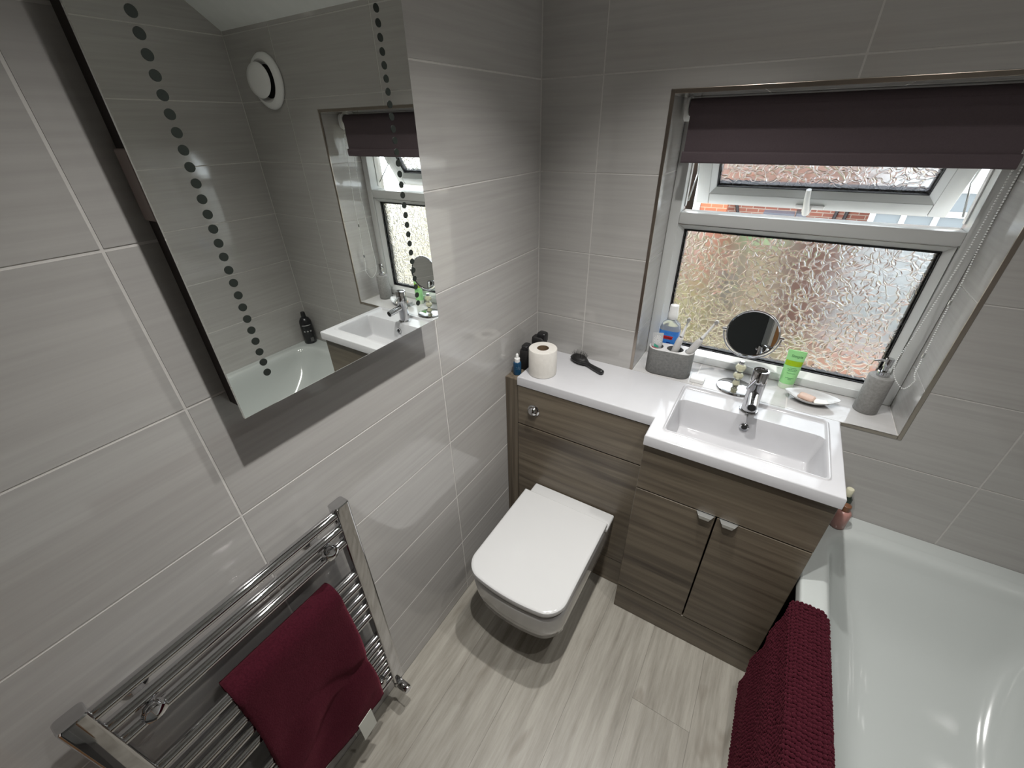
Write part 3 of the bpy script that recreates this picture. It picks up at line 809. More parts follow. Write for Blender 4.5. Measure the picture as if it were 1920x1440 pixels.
sd = o.modifiers.new('thickness', 'SOLIDIFY'); sd.thickness = 0.010; sd.offset = 0.0
lb = NB()
def lx_(y): return 0.0905+0.007+fold(1.0, (y+1.362)/0.244)
ring_loft(lb, [[Vector((lx_(-1.205)+0.002, -1.208, z)), Vector((lx_(-1.165)+0.002, -1.162, z)), Vector((lx_(-1.165)+0.0035, -1.162, z)), Vector((lx_(-1.205)+0.0035, -1.208, z))] for z in (0.290, 0.198)], True, True)
part('care_label', lb, m_label, t)

# ------------------------------------------------------------------ chenille mat over the bath edge
def mat_path():
    p = []
    for k in range(45): p.append((1.024+0.010*k/44+0.004*math.sin(k*0.35), 0.075+(0.548-0.075)*k/44))
    for k in range(1, 7):
        a = PI - (PI/2)*k/6; p.append((1.050+0.016*math.cos(a), 0.548+0.018*math.sin(a)))
    for k in range(1, 6): p.append((1.050+0.044*k/5, 0.566))
    for k in range(1, 8):
        a = PI/2 - (PI/2)*k/7; p.append((1.094+0.024*math.cos(a), 0.566-0.024+0.024*math.sin(a)))
    for k in range(1, 4): p.append((1.118+0.004*k, 0.542-0.011*k))
    return p
def resample(p, st):
    out = [Vector(p[0])]; acc = 0
    for a, b in zip(p[:-1], p[1:]):
        a, b = Vector(a), Vector(b); l = (b-a).length
        while acc + l >= st:
            a = a + (b-a).normalized()*(st-acc); out.append(a.copy()); l = (b-a).length; acc = 0
        acc += l
    return out
pth = resample(mat_path(), 0.0092)
YA, YB = -1.30, -0.432
def mat_far(i):
    # rounded corners of the far edge
    n = len(pth); rc = 9
    k = n-1-i
    return YB - (0.085*(1-math.sqrt(max(0, 1-((rc-k)/rc)**2))) if k < rc else 0) + 0.006*math.sin(i*0.12)
t = tag(empty('bath_mat', (1.06, -0.85, 0.07)), 'burgundy bobbly chenille bath mat hung over the edge of the bathtub', 'bath mat')
bm = NB(); ny = 40
vs = [[bm.verts.new((p.x, YA+(mat_far(i)-YA)*j/ny, p.y)) for j in range(ny+1)] for i, p in enumerate(pth)]
for i in range(len(pth)-1):
    for j in range(ny): bm.faces.new((vs[i][j], vs[i][j+1], vs[i+1][j+1], vs[i+1][j]))
bmesh.ops.recalc_face_normals(bm, faces=bm.faces[:])
part('backing', bm, m_mat, t, 180)
ico = NB(); bmesh.ops.create_icosphere(ico, subdivisions=1, radius=1.0)
iv = [v.co.copy() for v in ico.verts]; idx = [[v.index for v in f.verts] for f in ico.faces]; ico.free()
V_, F_ = [], []
for i, p in enumerate(pth):
    q0, q1 = pth[max(i-1, 0)], pth[min(i+1, len(pth)-1)]
    d = (q1-q0).normalized(); nrm = Vector((-d.y, d.x))     # outward in the xz plane
    yf = mat_far(i); k = 0; y = yf-0.004
    while y > YA:
        px, pz = p.x+nrm.x*0.002+random.uniform(-.001, .001), p.y+nrm.y*0.002+random.uniform(-.0012, .0012)
        ra, rb = 0.0053+random.uniform(-.0006, .0007), 0.0060+random.uniform(-.0006, .0008)
        base = len(V_)
        for c in iv:
            # local: c.x along the surface, c.y along y, c.z outward
            V_.append((px+d.x*c.x*ra+nrm.x*c.z*0.0050, y+c.y*rb+random.uniform(-.0004, .0004), pz+d.y*c.x*ra+nrm.y*c.z*0.0050))
        F_ += [[base+a for a in f] for f in idx]
        y -= 0.0100 + random.uniform(-.0007, .0007)
me = bpy.data.meshes.new('chenille_pile'); me.from_pydata(V_, [], F_); me.update()
o = part('chenille_pile', me, m_mat, t, 180); o['kind'] = 'stuff'

# ------------------------------------------------------------------ roller blind
t = tag(empty('roller_blind', (0.79, 0.08, 1.58)), 'dark plum roller blind pulled a little way down the window', 'blind')
BX0, BX1, BYY = 0.437, 1.144, 0.080
part('roller_tube', tube(NB(), [(BX0-0.006, 0.100, 1.716), (BX1+0.006, 0.100, 1.716)], 0.021, 24), m_blind, t, 40)
b = NB()
ring_loft(b, [[Vector((x, y, z)) for y, z in ((0.0785, 1.716), (0.0787, 1.60), (0.0800, 1.60), (0.0798, 1.716))] for x in (BX0, BX1)])
bmesh.ops.recalc_face_normals(b, faces=b.faces[:])
part('fabric', b, m_blind, t)
hb_ = ring_loft(NB(), [[Vector((x, BYY+y, z)) for y, z in rrect(-0.0007, 1.592, 0.0058, 0.0150, 0.005, 4)] for x in (BX0-0.004, BX1+0.004)])
bmesh.ops.recalc_face_normals(hb_, faces=hb_.faces[:])
part('hem_bar', hb_, m_blind, t, 40)
for xa, xb in ((BX0-0.016, BX0-0.008), (BX1+0.008, BX1+0.022)):
    b = ring_loft(NB(), [[Vector((x, 0.100+yy, 1.712+zz)) for yy, zz in rrect(0, 0, 0.030, 0.030, 0.02, 6)] for x in (xa, xb)])
    bmesh.ops.recalc_face_normals(b, faces=b.faces[:])
    part('bracket', b, m_wplast, t, 40)
CA = [(1.155, 0.118, 1.70), (1.150, 0.100, 1.438), (1.147, 0.100, 1.354), (1.135, 0.098, 1.171), (1.126, 0.095, 1.083), (1.137, 0.092, 1.036), (1.1655, 0.080, 1.0085)]
CB = [(1.1655, 0.080, 1.0085), (1.175, 0.062, 1.045), (1.1665, 0.060, 1.070), (1.164, 0.060, 1.126), (1.158, 0.060, 1.276), (1.159, 0.060, 1.323), (1.153, 0.060, 1.446), (1.156, 0.082, 1.70)]
def smooth_path(P, n=14):
    P = [Vector(p) for p in P]; out = []
    for i in range(len(P)-1):
        p0, p1, p2, p3 = P[max(i-1, 0)], P[i], P[i+1], P[min(i+2, len(P)-1)]
        for k in range(n):
            u = k/n
            out.append(0.5*((2*p1)+(p2-p0)*u+(2*p0-5*p1+4*p2-p3)*u*u+(3*p1-p0-3*p2+p3)*u**3))
    out.append(P[-1]); return out
def resample3(p, st):
    out = [p[0].copy()]; acc = 0
    for a, b in zip(p[:-1], p[1:]):
        a = a.copy(); l = (b-a).length
        while acc+l >= st and l > 0:
            a = a+(b-a).normalized()*(st-acc); out.append(a.copy()); l = (b-a).length; acc = 0
        acc += l
    return out
cv, cf = [], []
for p in resample3(smooth_path(CA+CB[1:]), 0.0058):
    base = len(cv)
    for c in iv: cv.append(tuple(p+c*0.0021))
    cf += [[base+a for a in f] for f in idx]
me = bpy.data.meshes.new('bead_chain'); me.from_pydata(cv, [], cf); me.update()
part('bead_chain', me, m_wplast, t, 180)
for p in ((1.158, 0.060, 1.276), (1.164, 0.060, 1.126)):
    part('chain_joiner', tube(NB(), [Vector(p)-Vector((0, 0, 0.006)), Vector(p)+Vector((0, 0, 0.006))], 0.0034, 10), m_chromed, t)

# ------------------------------------------------------------------ things on the worktop
# toilet roll
c = (0.122, -0.183, W)
t = tag(empty('toilet_roll', c), 'white toilet roll standing on the worktop', 'toilet roll')
part('paper', lathe(NB(), c, [(0.0215, 0.0005), (0.050, 0.0005), (0.0515, 0.002), (0.0515, 0.099), (0.050, 0.101), (0.0215, 0.101)], 48, cap0=False, cap1=False), m_paper, t, 40)
part('core', lathe(NB(), c, [(0.0214, 0.001), (0.0214, 0.1005), (0.0205, 0.1005), (0.0205, 0.001)], 40, cap0=False, cap1=False), m_card, t, 40)
# dropper bottle on the end post
c = (0.030, -0.212, 0.8785)
t = tag(empty('dropper_bottle', c), 'small blue glass dropper bottle with a white teat', 'bottle')
part('glass', lathe(NB(), c, [(0.0135, 0.0), (0.0155, 0.002), (0.0155, 0.044), (0.0140, 0.050), (0.008, 0.053)], 28), m_teal, t, 40)
part('collar', lathe(NB(), c, [(0.0105, 0.0515), (0.0105, 0.066), (0.0095, 0.067)], 24), m_wplast, t, 40)
part('teat', lathe(NB(), c, [(0.0062, 0.067), (0.0055, 0.076), (0.0048, 0.082), (0.0025, 0.085), (0.0004, 0.0856)], 20), m_wplast, t, 60)
me = text_mesh('24', 0.017)
def on_dropper(x, y, z, r=0.0157):
    a = R(-52) + x/r
    return Vector((c[0]+r*math.cos(a), c[1]+r*math.sin(a), c[2]+0.030+y))
part('print', wrapped(me, on_dropper), m_tealt, t)
# black items in the corner
c = (0.050, -0.075, W)
t = tag(empty('hair_clipper', c), 'black hair clipper standing in the corner behind the toilet roll', 'hair clipper')
part('body', ring_loft(NB(), [[Vector((x, y, c[2]+z)) for x, y in rrect(c[0], c[1], 0.030*s, 0.020*s, 0.015*s, 5)] for s, z in ((0.9, 0.0005), (1.0, 0.006), (1.0, 0.070), (0.95, 0.082), (0.75, 0.088))]), m_blackm, t, 60)
part('head', ring_loft(NB(), [[Vector((x, y, c[2]+z)) for x, y in rrect(c[0]+0.011+o, c[1]+0.002, 0.019*s, 0.017*s, 0.009*s, 5)] for s, z, o in ((1.0, 0.072, 0.0), (1.0, 0.097, 0.001), (0.92, 0.103, 0.001), (0.7, 0.106, 0.001))]), m_black, t, 60)
c = (0.034, -0.150, 0.8785)
t = tag(empty('toiletry_bottle', c), 'squat black bottle behind the blue dropper bottle', 'bottle')
part('body', ring_loft(NB(), [[Vector((x, y, c[2]+z)) for x, y in rrect(c[0], c[1], 0.019*s, 0.026*s, 0.012*s, 5)] for s, z in ((0.94, 0.0005), (1.0, 0.004), (1.0, 0.072), (0.9, 0.080))]), m_blackm, t, 60)
part('cap', ring_loft(NB(), [[Vector((x, y, c[2]+z)) for x, y in rrect(c[0], c[1], 0.014*s, 0.020*s, 0.010*s, 5)] for s, z in ((1.0, 0.0805), (1.0, 0.094), (0.85, 0.097))]), m_black, t, 60)
# hairbrush
t = tag(empty('hairbrush', (0.24, -0.06, W)), 'black hairbrush lying bristles-up on the worktop', 'hairbrush')
ax = (Vector((0.326, -0.095, 0))-Vector((0.172, -0.026, 0))).normalized(); sd_ = Vector((-ax.y, ax.x, 0))
h0 = Vector((0.172, -0.026, W))
rings = []
for s, hw, zc, ht in ((0.0, 0.004, 0.013, 0.004), (0.006, 0.016, 0.013, 0.007), (0.02, 0.024, 0.013, 0.009), (0.042, 0.0265, 0.013, 0.010), (0.062, 0.023, 0.013, 0.010), (0.078, 0.014, 0.013, 0.009), (0.086, 0.009, 0.012, 0.008), (0.10, 0.0085, 0.011, 0.008),
                      (0.125, 0.0100, 0.010, 0.009), (0.150, 0.0110, 0.0105, 0.0098), (0.162, 0.0100, 0.0105, 0.0092), (0.166, 0.007, 0.0105, 0.006)):
    rings.append([h0+ax*s+sd_*(hw*math.cos(2*PI*k/16))+Vector((0, 0, zc+ht*math.sin(2*PI*k/16))) for k in range(16)])
b = ring_loft(NB(), rings); bmesh.ops.recalc_face_normals(b, faces=b.faces[:])
part('handle', b, m_black, t, 60)
pad = ring_loft(NB(), [[h0+ax*(0.042+0.034*s*math.cos(2*PI*k/20))+sd_*(0.021*s*math.sin(2*PI*k/20))+Vector((0, 0, 0.020+z)) for k in range(20)] for s, z in ((1, 0), (0.95, 0.004), (0.6, 0.0065), (0.05, 0.0072))])
bmesh.ops.recalc_face_normals(pad, faces=pad.faces[:])
part('cushion', pad, m_blackm, t, 60)
b = NB()
for i in range(-5, 6):
    for j in range(-3, 4):
        u, v = i/5.2, j/3.3
        if u*u+v*v > 1: continue
        p = h0+ax*(0.042+0.031*u)+sd_*(0.019*v)+Vector((0, 0, 0.025))
        q = p+Vector((0, 0, 0.014))+ax*(0.006*u+random.uniform(-.002, .002))+sd_*(0.005*v+random.uniform(-.002, .002))
        tube(b, [p, q], 0.00055, 4)
o = part('bristles', b, m_blackm, t); o['kind'] = 'stuff'

# ------------------------------------------------------------------ things on the window sill
SZ = WZ0
# toothbrush holder with three openings: shell, rim with holes, inner walls
HC = Vector((0.5205, 0.045)); HA = R(4)
def hp(x, y): return (HC.x+x*math.cos(HA)-y*math.sin(HA), HC.y+x*math.sin(HA)+y*math.cos(HA))
def stadium(hl, r, n=12):
    o = []
    for k in range(n+1):
        a = -PI/2+PI*k/n; o.append((hl-r+r*math.cos(a), r*math.sin(a)))
    for k in range(n+1):
        a = PI/2+PI*k/n; o.append((-(hl-r)+r*math.cos(a), r*math.sin(a)))
    return o
t = tag(empty('toothbrush_holder', (HC.x, HC.y, SZ)), 'oval grey stoneware toothbrush holder at the left end of the sill', 'toothbrush holder')
HT = 0.098
b = ring_loft(NB(), [[Vector((*hp(x, y), SZ+z)) for x, y in stadium(0.0785-i, 0.036-i)] for i, z in ((0.004, 0.0005), (0.0015, 0.002), (0.0, 0.006), (0.0, HT-0.002), (0.0012, HT))], cap1=False)
bmesh.ops.recalc_face_normals(b, faces=b.faces[:])
part('shell', b, m_concrete, t, 40)
# rim plate: outer stadium triangulated against three holes
holes = [(-0.050, 0.0, 0.0215, 0.0235), (0.012, 0.0, 0.0285, 0.0250), (0.058, 0.0, 0.0125, 0.0215)]
b = NB()
ov_ = [b.verts.new((*hp(x, y), SZ+HT)) for x, y in stadium(0.0773, 0.0348)]
es = [b.edges.new((ov_[i], ov_[(i+1) % len(ov_)])) for i in range(len(ov_))]
for hx_, hy_, ha, hb2 in holes:
    hv = [b.verts.new((*hp(hx_+ha*math.cos(2*PI*k/24), hy_+hb2*math.sin(2*PI*k/24)), SZ+HT)) for k in range(24)]
    es += [b.edges.new((hv[i], hv[(i+1) % 24])) for i in range(24)]
bmesh.ops.triangle_fill(b, edges=es, use_beauty=True)
def in_hole(p):
    for hx_, hy_, ha, hb2 in holes:
        q = hp(hx_, hy_); dx, dy = p.x-q[0], p.y-q[1]
        u, v = dx*math.cos(HA)+dy*math.sin(HA), -dx*math.sin(HA)+dy*math.cos(HA)
        if (u/ha)**2+(v/hb2)**2 < 0.9: return True
    return False
bad = [f for f in b.faces if in_hole(f.calc_center_median())]
bmesh.ops.delete(b, geom=bad, context='FACES_ONLY')
bmesh.ops.recalc_face_normals(b, faces=b.faces[:])
part('rim', b, m_rimlt, t)
for hx_, hy_, ha, hb2 in holes:
    b = ring_loft(NB(), [[Vector((*hp(hx_+s*ha*math.cos(2*PI*k/24), hy_+s*hb2*math.sin(2*PI*k/24)), SZ+z)) for k in range(24)] for s, z in ((0.97, 0.006), (1.0, HT))], cap1=False)
    bmesh.ops.recalc_face_normals(b, faces=b.faces[:]); bmesh.ops.reverse_faces(b, faces=b.faces[:])
    part('compartment', b, m_concrete, t, 40)
# toothpaste tube standing cap-down in the left opening
q = hp(-0.050, 0.0)
t = tag(empty('toothpaste_tube', (q[0], q[1], SZ+0.007)), 'white toothpaste tube standing in the grey toothbrush holder', 'toothpaste')
TP0 = Vector((q[0]-0.001, q[1], SZ+0.0075)); TPa = Vector((-0.02, -0.02, 1)).normalized(); TPx = Vector((math.cos(R(20)), math.sin(R(20)), 0)); TPy = TPa.cross(TPx)
def tp(s, wx, wy, k, n=20): return TP0+TPa*s+TPx*(wx*math.cos(2*PI*k/n))+TPy*(wy*math.sin(2*PI*k/n))
b = ring_loft(NB(), [[tp(s, wx, wy, k) for k in range(20)] for s, wx, wy in ((0.0, 0.010, 0.010), (0.016, 0.010, 0.010))]); bmesh.ops.recalc_face_normals(b, faces=b.faces[:])
part('cap', b, m_wplast, t, 40)
b = ring_loft(NB(), [[tp(s, wx, wy, k) for k in range(20)] for s, wx, wy in ((0.0165, 0.009, 0.009), (0.022, 0.0165, 0.0155), (0.06, 0.0175, 0.0125), (0.10, 0.0182, 0.007), (0.135, 0.0188, 0.0022), (0.142, 0.019, 0.0012))]); bmesh.ops.recalc_face_normals(b, faces=b.faces[:])
part('tube', b, m_silver, t, 60)
def tpf(x, y, off=0.0008):      # point on the tube's front; x across, y along
    s = y; wy = 0.0125+(0.0022-0.0125)*min(max((s-0.06)/0.075, 0), 1); wx = 0.0183
    cx = max(-0.98, min(0.98, x/wx))
    return TP0+TPa*s+TPx*x-TPy*(wy*math.sqrt(1-cx*cx)+off)
b = NB()
for k in range(14):     # pale star-burst print
    a = 2*PI*k/14
    p = [(0.003*math.cos(a-.18), 0.118+0.003*math.sin(a-.18)), (0.0145*math.cos(a-.07), 0.118+0.017*math.sin(a-.07)), (0.0145*math.cos(a+.07), 0.118+0.017*math.sin(a+.07)), (0.003*math.cos(a+.18), 0.118+0.003*math.sin(a+.18))]
    b.faces.new([b.verts.new(tpf(u, v)) for u, v in p])
part('burst_print', b, m_wplast, t)
b = NB()
for i in range(4):
    xa, xb = -0.010+0.004*i, -0.010+0.004*(i+1)
    b.faces.new([b.verts.new(tpf(u, v)) for u, v in ((xa, 0.092-0.0010*i), (xb, 0.091-0.0010*i), (xb, 0.101-0.002*i), (xa, 0.103-0.002*i))])
part('mint_print', b, m_mint, t)
b = NB()
for i in range(6):
    xa, xb = -0.017+0.0045*i, -0.017+0.0045*(i+1)
    b.faces.new([b.verts.new(tpf(u, v)) for u, v in ((xa, 0.080-0.0012*i), (xb, 0.079-0.0012*i), (xb, 0.090-0.0014*i), (xa, 0.0915-0.0014*i))])
part('red_print', b, m_red, t)
# electric toothbrushes
def toothbrush(label, base, head):
    t = tag(empty('electric_toothbrush', base), label, 'toothbrush', 'electric toothbrushes in the holder')
    B, H = Vector(base), Vector(head); a = (H-B).normalized(); l = (H-B).length
    side = a.cross(Vector((0, -1, 0))).normalized(); fr = side.cross(a)
    def bar(name, pr, mat, n=18):
        b = ring_loft(NB(), [[B+a*s+side*(r*math.cos(2*PI*k/n))+fr*(r*math.sin(2*PI*k/n)) for k in range(n)] for r, s in pr]); bmesh.ops.recalc_face_normals(b, faces=b.faces[:])
        return part(name, b, mat, t, 60)
    bar('handle', ((0.010, 0.0), (0.0125, 0.004), (0.0125, l*0.45), (0.0115, l*0.60), (0.0085, l*0.655), (0.0062, l*0.665)), m_gplast)
    bar('collar', ((0.0060, l*0.666), (0.0058, l*0.69)), m_chromed)
    bar('neck', ((0.0052, l*0.691), (0.0040, l*0.80), (0.0034, l*0.93), (0.0040, l*0.975)), m_wplast)
    hd_ = bar('brush_head', ((0.0040, l*0.976), (0.0042, l-0.002)), m_wplast)
    b = lathe(NB(), H-fr*0.0, [(0.0062, 0.001), (0.0066, 0.003), (0.0066, 0.006)], 16, fr); part('bristle_base', b, m_wplast, t, 40)
    b = NB()
    lathe(b, H+fr*0.006, [(0.0056, 0.0), (0.0060, 0.0075)], 14, fr)
    part('bristles', b, m_concretelt, t, 40)
toothbrush('pale electric toothbrush nearer the mouthwash bottle, standing more upright', (*hp(-0.004, -0.004), SZ+0.0095), (0.557, 0.046, 1.113))
toothbrush('pale electric toothbrush leaning far out towards the round mirror', (*hp(0.020, 0.004), SZ+0.0095), (0.642, 0.046, 1.122))
# mouthwash bottle
c = (0.490, 0.122, SZ)
t = tag(empty('mouthwash_bottle', c), 'clear mouthwash bottle with blue label and white cap behind the holder', 'bottle')
def mw(hx_, hy_, r): return rrect(c[0], c[1], hx_, hy_, r, 6)
b = ring_loft(NB(), [[Vector((x, y, SZ+z)) for x, y in mw(*a)] for a, z in (((0.033, 0.022, 0.014), 0.0005), ((0.035, 0.024, 0.015), 0.004), ((0.035, 0.024, 0.015), 0.145), ((0.030, 0.021, 0.015), 0.160), ((0.018, 0.017, 0.0165), 0.172), ((0.0135, 0.0135, 0.0134), 0.178))]); bmesh.ops.recalc_face_normals(b, faces=b.faces[:])
part('bottle', b, m_clear, t, 60)
b = ring_loft(NB(), [[Vector((x, y, SZ+z)) for x, y in rrect(c[0], c[1], 0.0354, 0.0244, 0.0154, 6)] for z in (0.045, 0.138)], False, False); bmesh.ops.recalc_face_normals(b, faces=b.faces[:])
lab = part('label', b, m_blue, t, 40)
part('cap', lathe(NB(), (c[0], c[1], SZ), [(0.0165, 0.1785), (0.0175, 0.180), (0.0172, 0.200), (0.0155, 0.204), (0.0155, 0.226), (0.0145, 0.229), (0.0005, 0.2295)], 32), m_wplast, t, 40)
ly = c[1]-0.0246
b = NB(); b.faces.new([b.verts.new((c[0]+0.001+u, ly-0.0004, SZ+0.112+v)) for u, v in ((-0.018, -0.006), (0.015, -0.006), (0.018, 0.007), (-0.015, 0.007))]); part('red_panel', b, m_red, t)
me = text_mesh('Colgate', 0.0088, 0.0001)
part('brand_print', wrapped(me, lambda x, y, z: Vector((c[0]+0.001+x, ly-0.0008, SZ+0.112+y))), m_wplast, t)
b = NB()
for k, (wd, hh) in enumerate(((0.011, 0.093), (0.013, 0.085), (0.011, 0.077))): box(b, c[0]+0.004-wd/2, c[0]+0.004+wd/2+0.004, ly-0.0006, ly-0.0001, SZ+hh-0.0016, SZ+hh+0.0016)
box(b, c[0]-0.018, c[0]+0.012, ly-0.0006, ly-0.0001, SZ+0.060, SZ+0.0655)
part('small_print', b, m_navy, t)
# small white box
t = tag(empty('floss_box', (0.630, 0.040, SZ)), 'small flat white plastic box beside the toothbrush holder', 'box')
b = ring_loft(NB(), [[Vector((x, y, SZ+z)) for x, y in rrect(0.628, 0.036, 0.023-i, 0.019-i, 0.005, 4)] for i, z in ((0.001, 0.0005), (0, 0.0015), (0, 0.009))], cap1=False); bmesh.ops.recalc_face_normals(b, faces=b.faces[:])
part('base', b, m_wplast, t, 40)
b = ring_loft(NB(), [[Vector((x, y, SZ+z)) for x, y in rrect(0.628, 0.036, 0.023-i, 0.019-i, 0.005, 4)] for i, z in ((0, 0.0095), (0, 0.014), (0.0015, 0.016))]); bmesh.ops.recalc_face_normals(b, faces=b.faces[:])
part('lid', b, m_wplast, t, 40)
# round shaving mirror on a stand
c = Vector((0.748, 0.052, SZ))
t = tag(empty('round_mirror', c), 'round chrome swivel mirror on a glass bead stem on the sill', 'mirror')
part('base', lathe(NB(), c, [(0.0575, 0.0005), (0.0590, 0.002), (0.0575, 0.006), (0.050, 0.009), (0.022, 0.0125), (0.012, 0.015), (0.010, 0.017)], 44), m_chrome, t, 40)
def facet_bead(z0, z1, rmax, rmin): return lathe(NB(), c, [(rmin, z0), (rmax*0.86, z0+(z1-z0)*0.2), (rmax, z0+(z1-z0)*0.45), (rmax, z0+(z1-z0)*0.6), (rmax*0.8, z0+(z1-z0)*0.86), (rmin, z1)], 10)
part('bead', lathe(NB(), c, [(0.0125, 0.0170), (0.0105, 0.025), (0.0080, 0.033)], 10), m_amber, t)
part('ring', lathe(NB(), c, [(0.0085, 0.0332), (0.0095, 0.035), (0.0085, 0.037)], 20), m_chrome, t, 40)
part('bead', facet_bead(0.0372, 0.062, 0.0160, 0.007), m_amber, t)
part('ring', lathe(NB(), c, [(0.0085, 0.0622), (0.0095, 0.064), (0.0085, 0.066)], 20), m_chrome, t, 40)
part('bead', facet_bead(0.0662, 0.094, 0.0165, 0.007), m_amber, t)
part('ring', lathe(NB(), c, [(0.0085, 0.0942), (0.0090, 0.097), (0.0070, 0.104)], 20), m_chrome, t, 40)
MC = Vector((c.x+0.003, c.y, SZ+0.206)); MR = 0.0765
tilt = Matrix.Rotation(R(-4), 4, 'X')
yk = [(MC.x+(MR+0.006)*math.cos(a), MC.y, MC.z+(MR+0.010)*math.sin(a)) for a in [R(180+180*k/24) for k in range(25)]]
part('yoke', tube(NB(), yk, 0.0026, 10), m_chrome, t, 60)
part('pivot', tube(NB(), [(MC.x-MR-0.012, MC.y, MC.z), (MC.x-MR+0.002, MC.y, MC.z)], 0.0042, 12), m_chrome, t, 40)
part('pivot', tube(NB(), [(MC.x+MR-0.002, MC.y, MC.z), (MC.x+MR+0.012, MC.y, MC.z)], 0.0042, 12), m_chrome, t, 40)
b = lathe(NB(), (0, 0, 0), [(MR-0.005, 0.0048), (MR-0.002, 0.0062), (MR, 0.0040), (MR, -0.0040), (MR-0.002, -0.0062), (MR-0.005, -0.0048)], 64, (0, -1, 0), False, False)
bmesh.ops.transform(b, matrix=Matrix.Translation(MC) @ tilt, verts=b.verts[:]); part('frame_ring', b, m_chrome, t, 40)
b = lathe(NB(), (0, 0, 0), [(MR-0.004, -0.0042), (MR-0.004, 0.0042)], 64, (0, -1, 0))
bmesh.ops.transform(b, matrix=Matrix.Translation(MC) @ tilt, verts=b.verts[:]); part('mirror_disc', b, m_smirror, t, 30)
# green cleanser tube standing on its cap
c = Vector((0.895, 0.142, SZ))
t = tag(empty('cleanser_tube', c), 'pale green cleanser tube standing on its cap on the sill', 'tube')
def ell(hw, hd, z, n=28): return [Vector((c.x+hw*math.cos(2*PI*k/n), c.y+hd*math.sin(2*PI*k/n), SZ+z)) for k in range(n)]
b = ring_loft(NB(), [ell(0.0215, 0.0165, 0.0005), ell(0.0225, 0.0175, 0.003), ell(0.0225, 0.0175, 0.020)]); bmesh.ops.recalc_face_normals(b, faces=b.faces[:]); part('cap', b, m_greencap, t, 40)
GPR = ((0.0205, 0.0225, 0.0170), (0.045, 0.0235, 0.0155), (0.075, 0.0245, 0.0125), (0.105, 0.0255, 0.008), (0.132, 0.0265, 0.0030), (0.140, 0.0268, 0.0012))
b = ring_loft(NB(), [ell(hw, hd, z) for z, hw, hd in GPR]); bmesh.ops.recalc_face_normals(b, faces=b.faces[:]); part('tube', b, m_green, t, 60)
def gsurf(z):
    for (a, wa, da), (e, we, de) in zip(GPR[:-1], GPR[1:]):
        if a <= z <= e: u = (z-a)/(e-a); return wa+(we-wa)*u, da+(de-da)*u
    return GPR[-1][1:]
def gpt(x, z, off=0.0006):
    hw, hd = gsurf(z); q = max(-0.97, min(0.97, x/hw)); return Vector((c.x+x, c.y-hd*math.sqrt(1-q*q)-off, SZ+z))
b = NB()
n = 14
for zz0, zz1 in ((0.087, 0.096), (0.096, 0.105)):
    for i in range(n):
        ua, ub = -0.94+1.88*i/n, -0.94+1.88*(i+1)/n
        b.faces.new([b.verts.new(gpt(u*gsurf(z)[0], z)) for u, z in ((ua, zz0), (ub, zz0), (ub, zz1), (ua, zz1))])
part('lime_band', b, m_greend, t)
me = text_mesh('Simple', 0.0125)
part('brand_print', wrapped(me, lambda x, y, z: gpt(x+0.003, 0.121+y, 0.0008)), m_greent, t)
b = NB()
for z, wd in ((0.080, 0.011), (0.075, 0.016), (0.070, 0.014), (0.061, 0.014), (0.044, 0.014), (0.039, 0.006)):
    for i in range(6):
        ua, ub = 0.004-wd+2*wd*i/6*0.9, 0.004-wd+2*wd*(i+0.7)/6*0.9
        b.faces.new([b.verts.new(gpt(u, zz, 0.0008)) for u, zz in ((ua, z-0.0008), (ub, z-0.0008), (ub, z+0.0008), (ua, z+0.0008))])
part('small_print', b, m_greent, t)
# leaf-shaped soap dish and soaps
c = Vector((0.968, 0.082, SZ))
t = tag(empty('soap_dish', c), 'white boat-shaped ceramic soap dish on the sill', 'soap dish')
def leaf(s, z, n=40):
    out = []
    for k in range(n):
        a = 2*PI*k/n; x, y = math.cos(a), math.sin(a)
        u = abs(x)**0.9*(1 if x > 0 else -1); v = y*(1-0.42*abs(x)**2.0)
        out.append(Vector((c.x+0.076*s*u, c.y+0.044*s*v+0.010*s*u*0.35, SZ+z+0.006*abs(x)**3*s)))
    return out
b = ring_loft(NB(), [leaf(0.40, 0.0005), leaf(0.55, 0.002), leaf(0.85, 0.012), leaf(1.0, 0.019), leaf(1.0, 0.0212), leaf(0.95, 0.0205), leaf(0.80, 0.0145), leaf(0.55, 0.0060), leaf(0.25, 0.0052)]); bmesh.ops.recalc_face_normals(b, faces=b.faces[:])
part('dish', b, m_white, t, 60)
def soap(name, label, cx, cy, hx_, hy_, h, rot, mat, zb):
    t = tag(empty(name, (cx, cy, SZ+zb)), label, 'soap')
    ro = Matrix.Rotation(rot, 2)
    def rg(s, z): return [Vector((*(Vector((cx, cy))+ro @ Vector(p)), SZ+zb+z)) for p in rrect(0, 0, hx_*s, hy_*s, min(hx_, hy_)*0.45*s, 6)]
    b = ring_loft(NB(), [rg(0.80, 0.0), rg(0.96, 0.003), rg(1.0, h*0.5), rg(0.93, h*0.85), rg(0.72, h)]); bmesh.ops.recalc_face_normals(b, faces=b.faces[:])
    part('bar', b, mat, t, 60)
soap('soap_bar', 'worn pink-brown soap bar lying in the white dish', 0.957, 0.083, 0.024, 0.017, 0.012, R(-22), m_soap, 0.0068)
soap('soap_sliver', 'thin white sliver of soap beside the pink soap bar', 0.996, 0.074, 0.021, 0.014, 0.006, R(10), m_soapw, 0.0082)
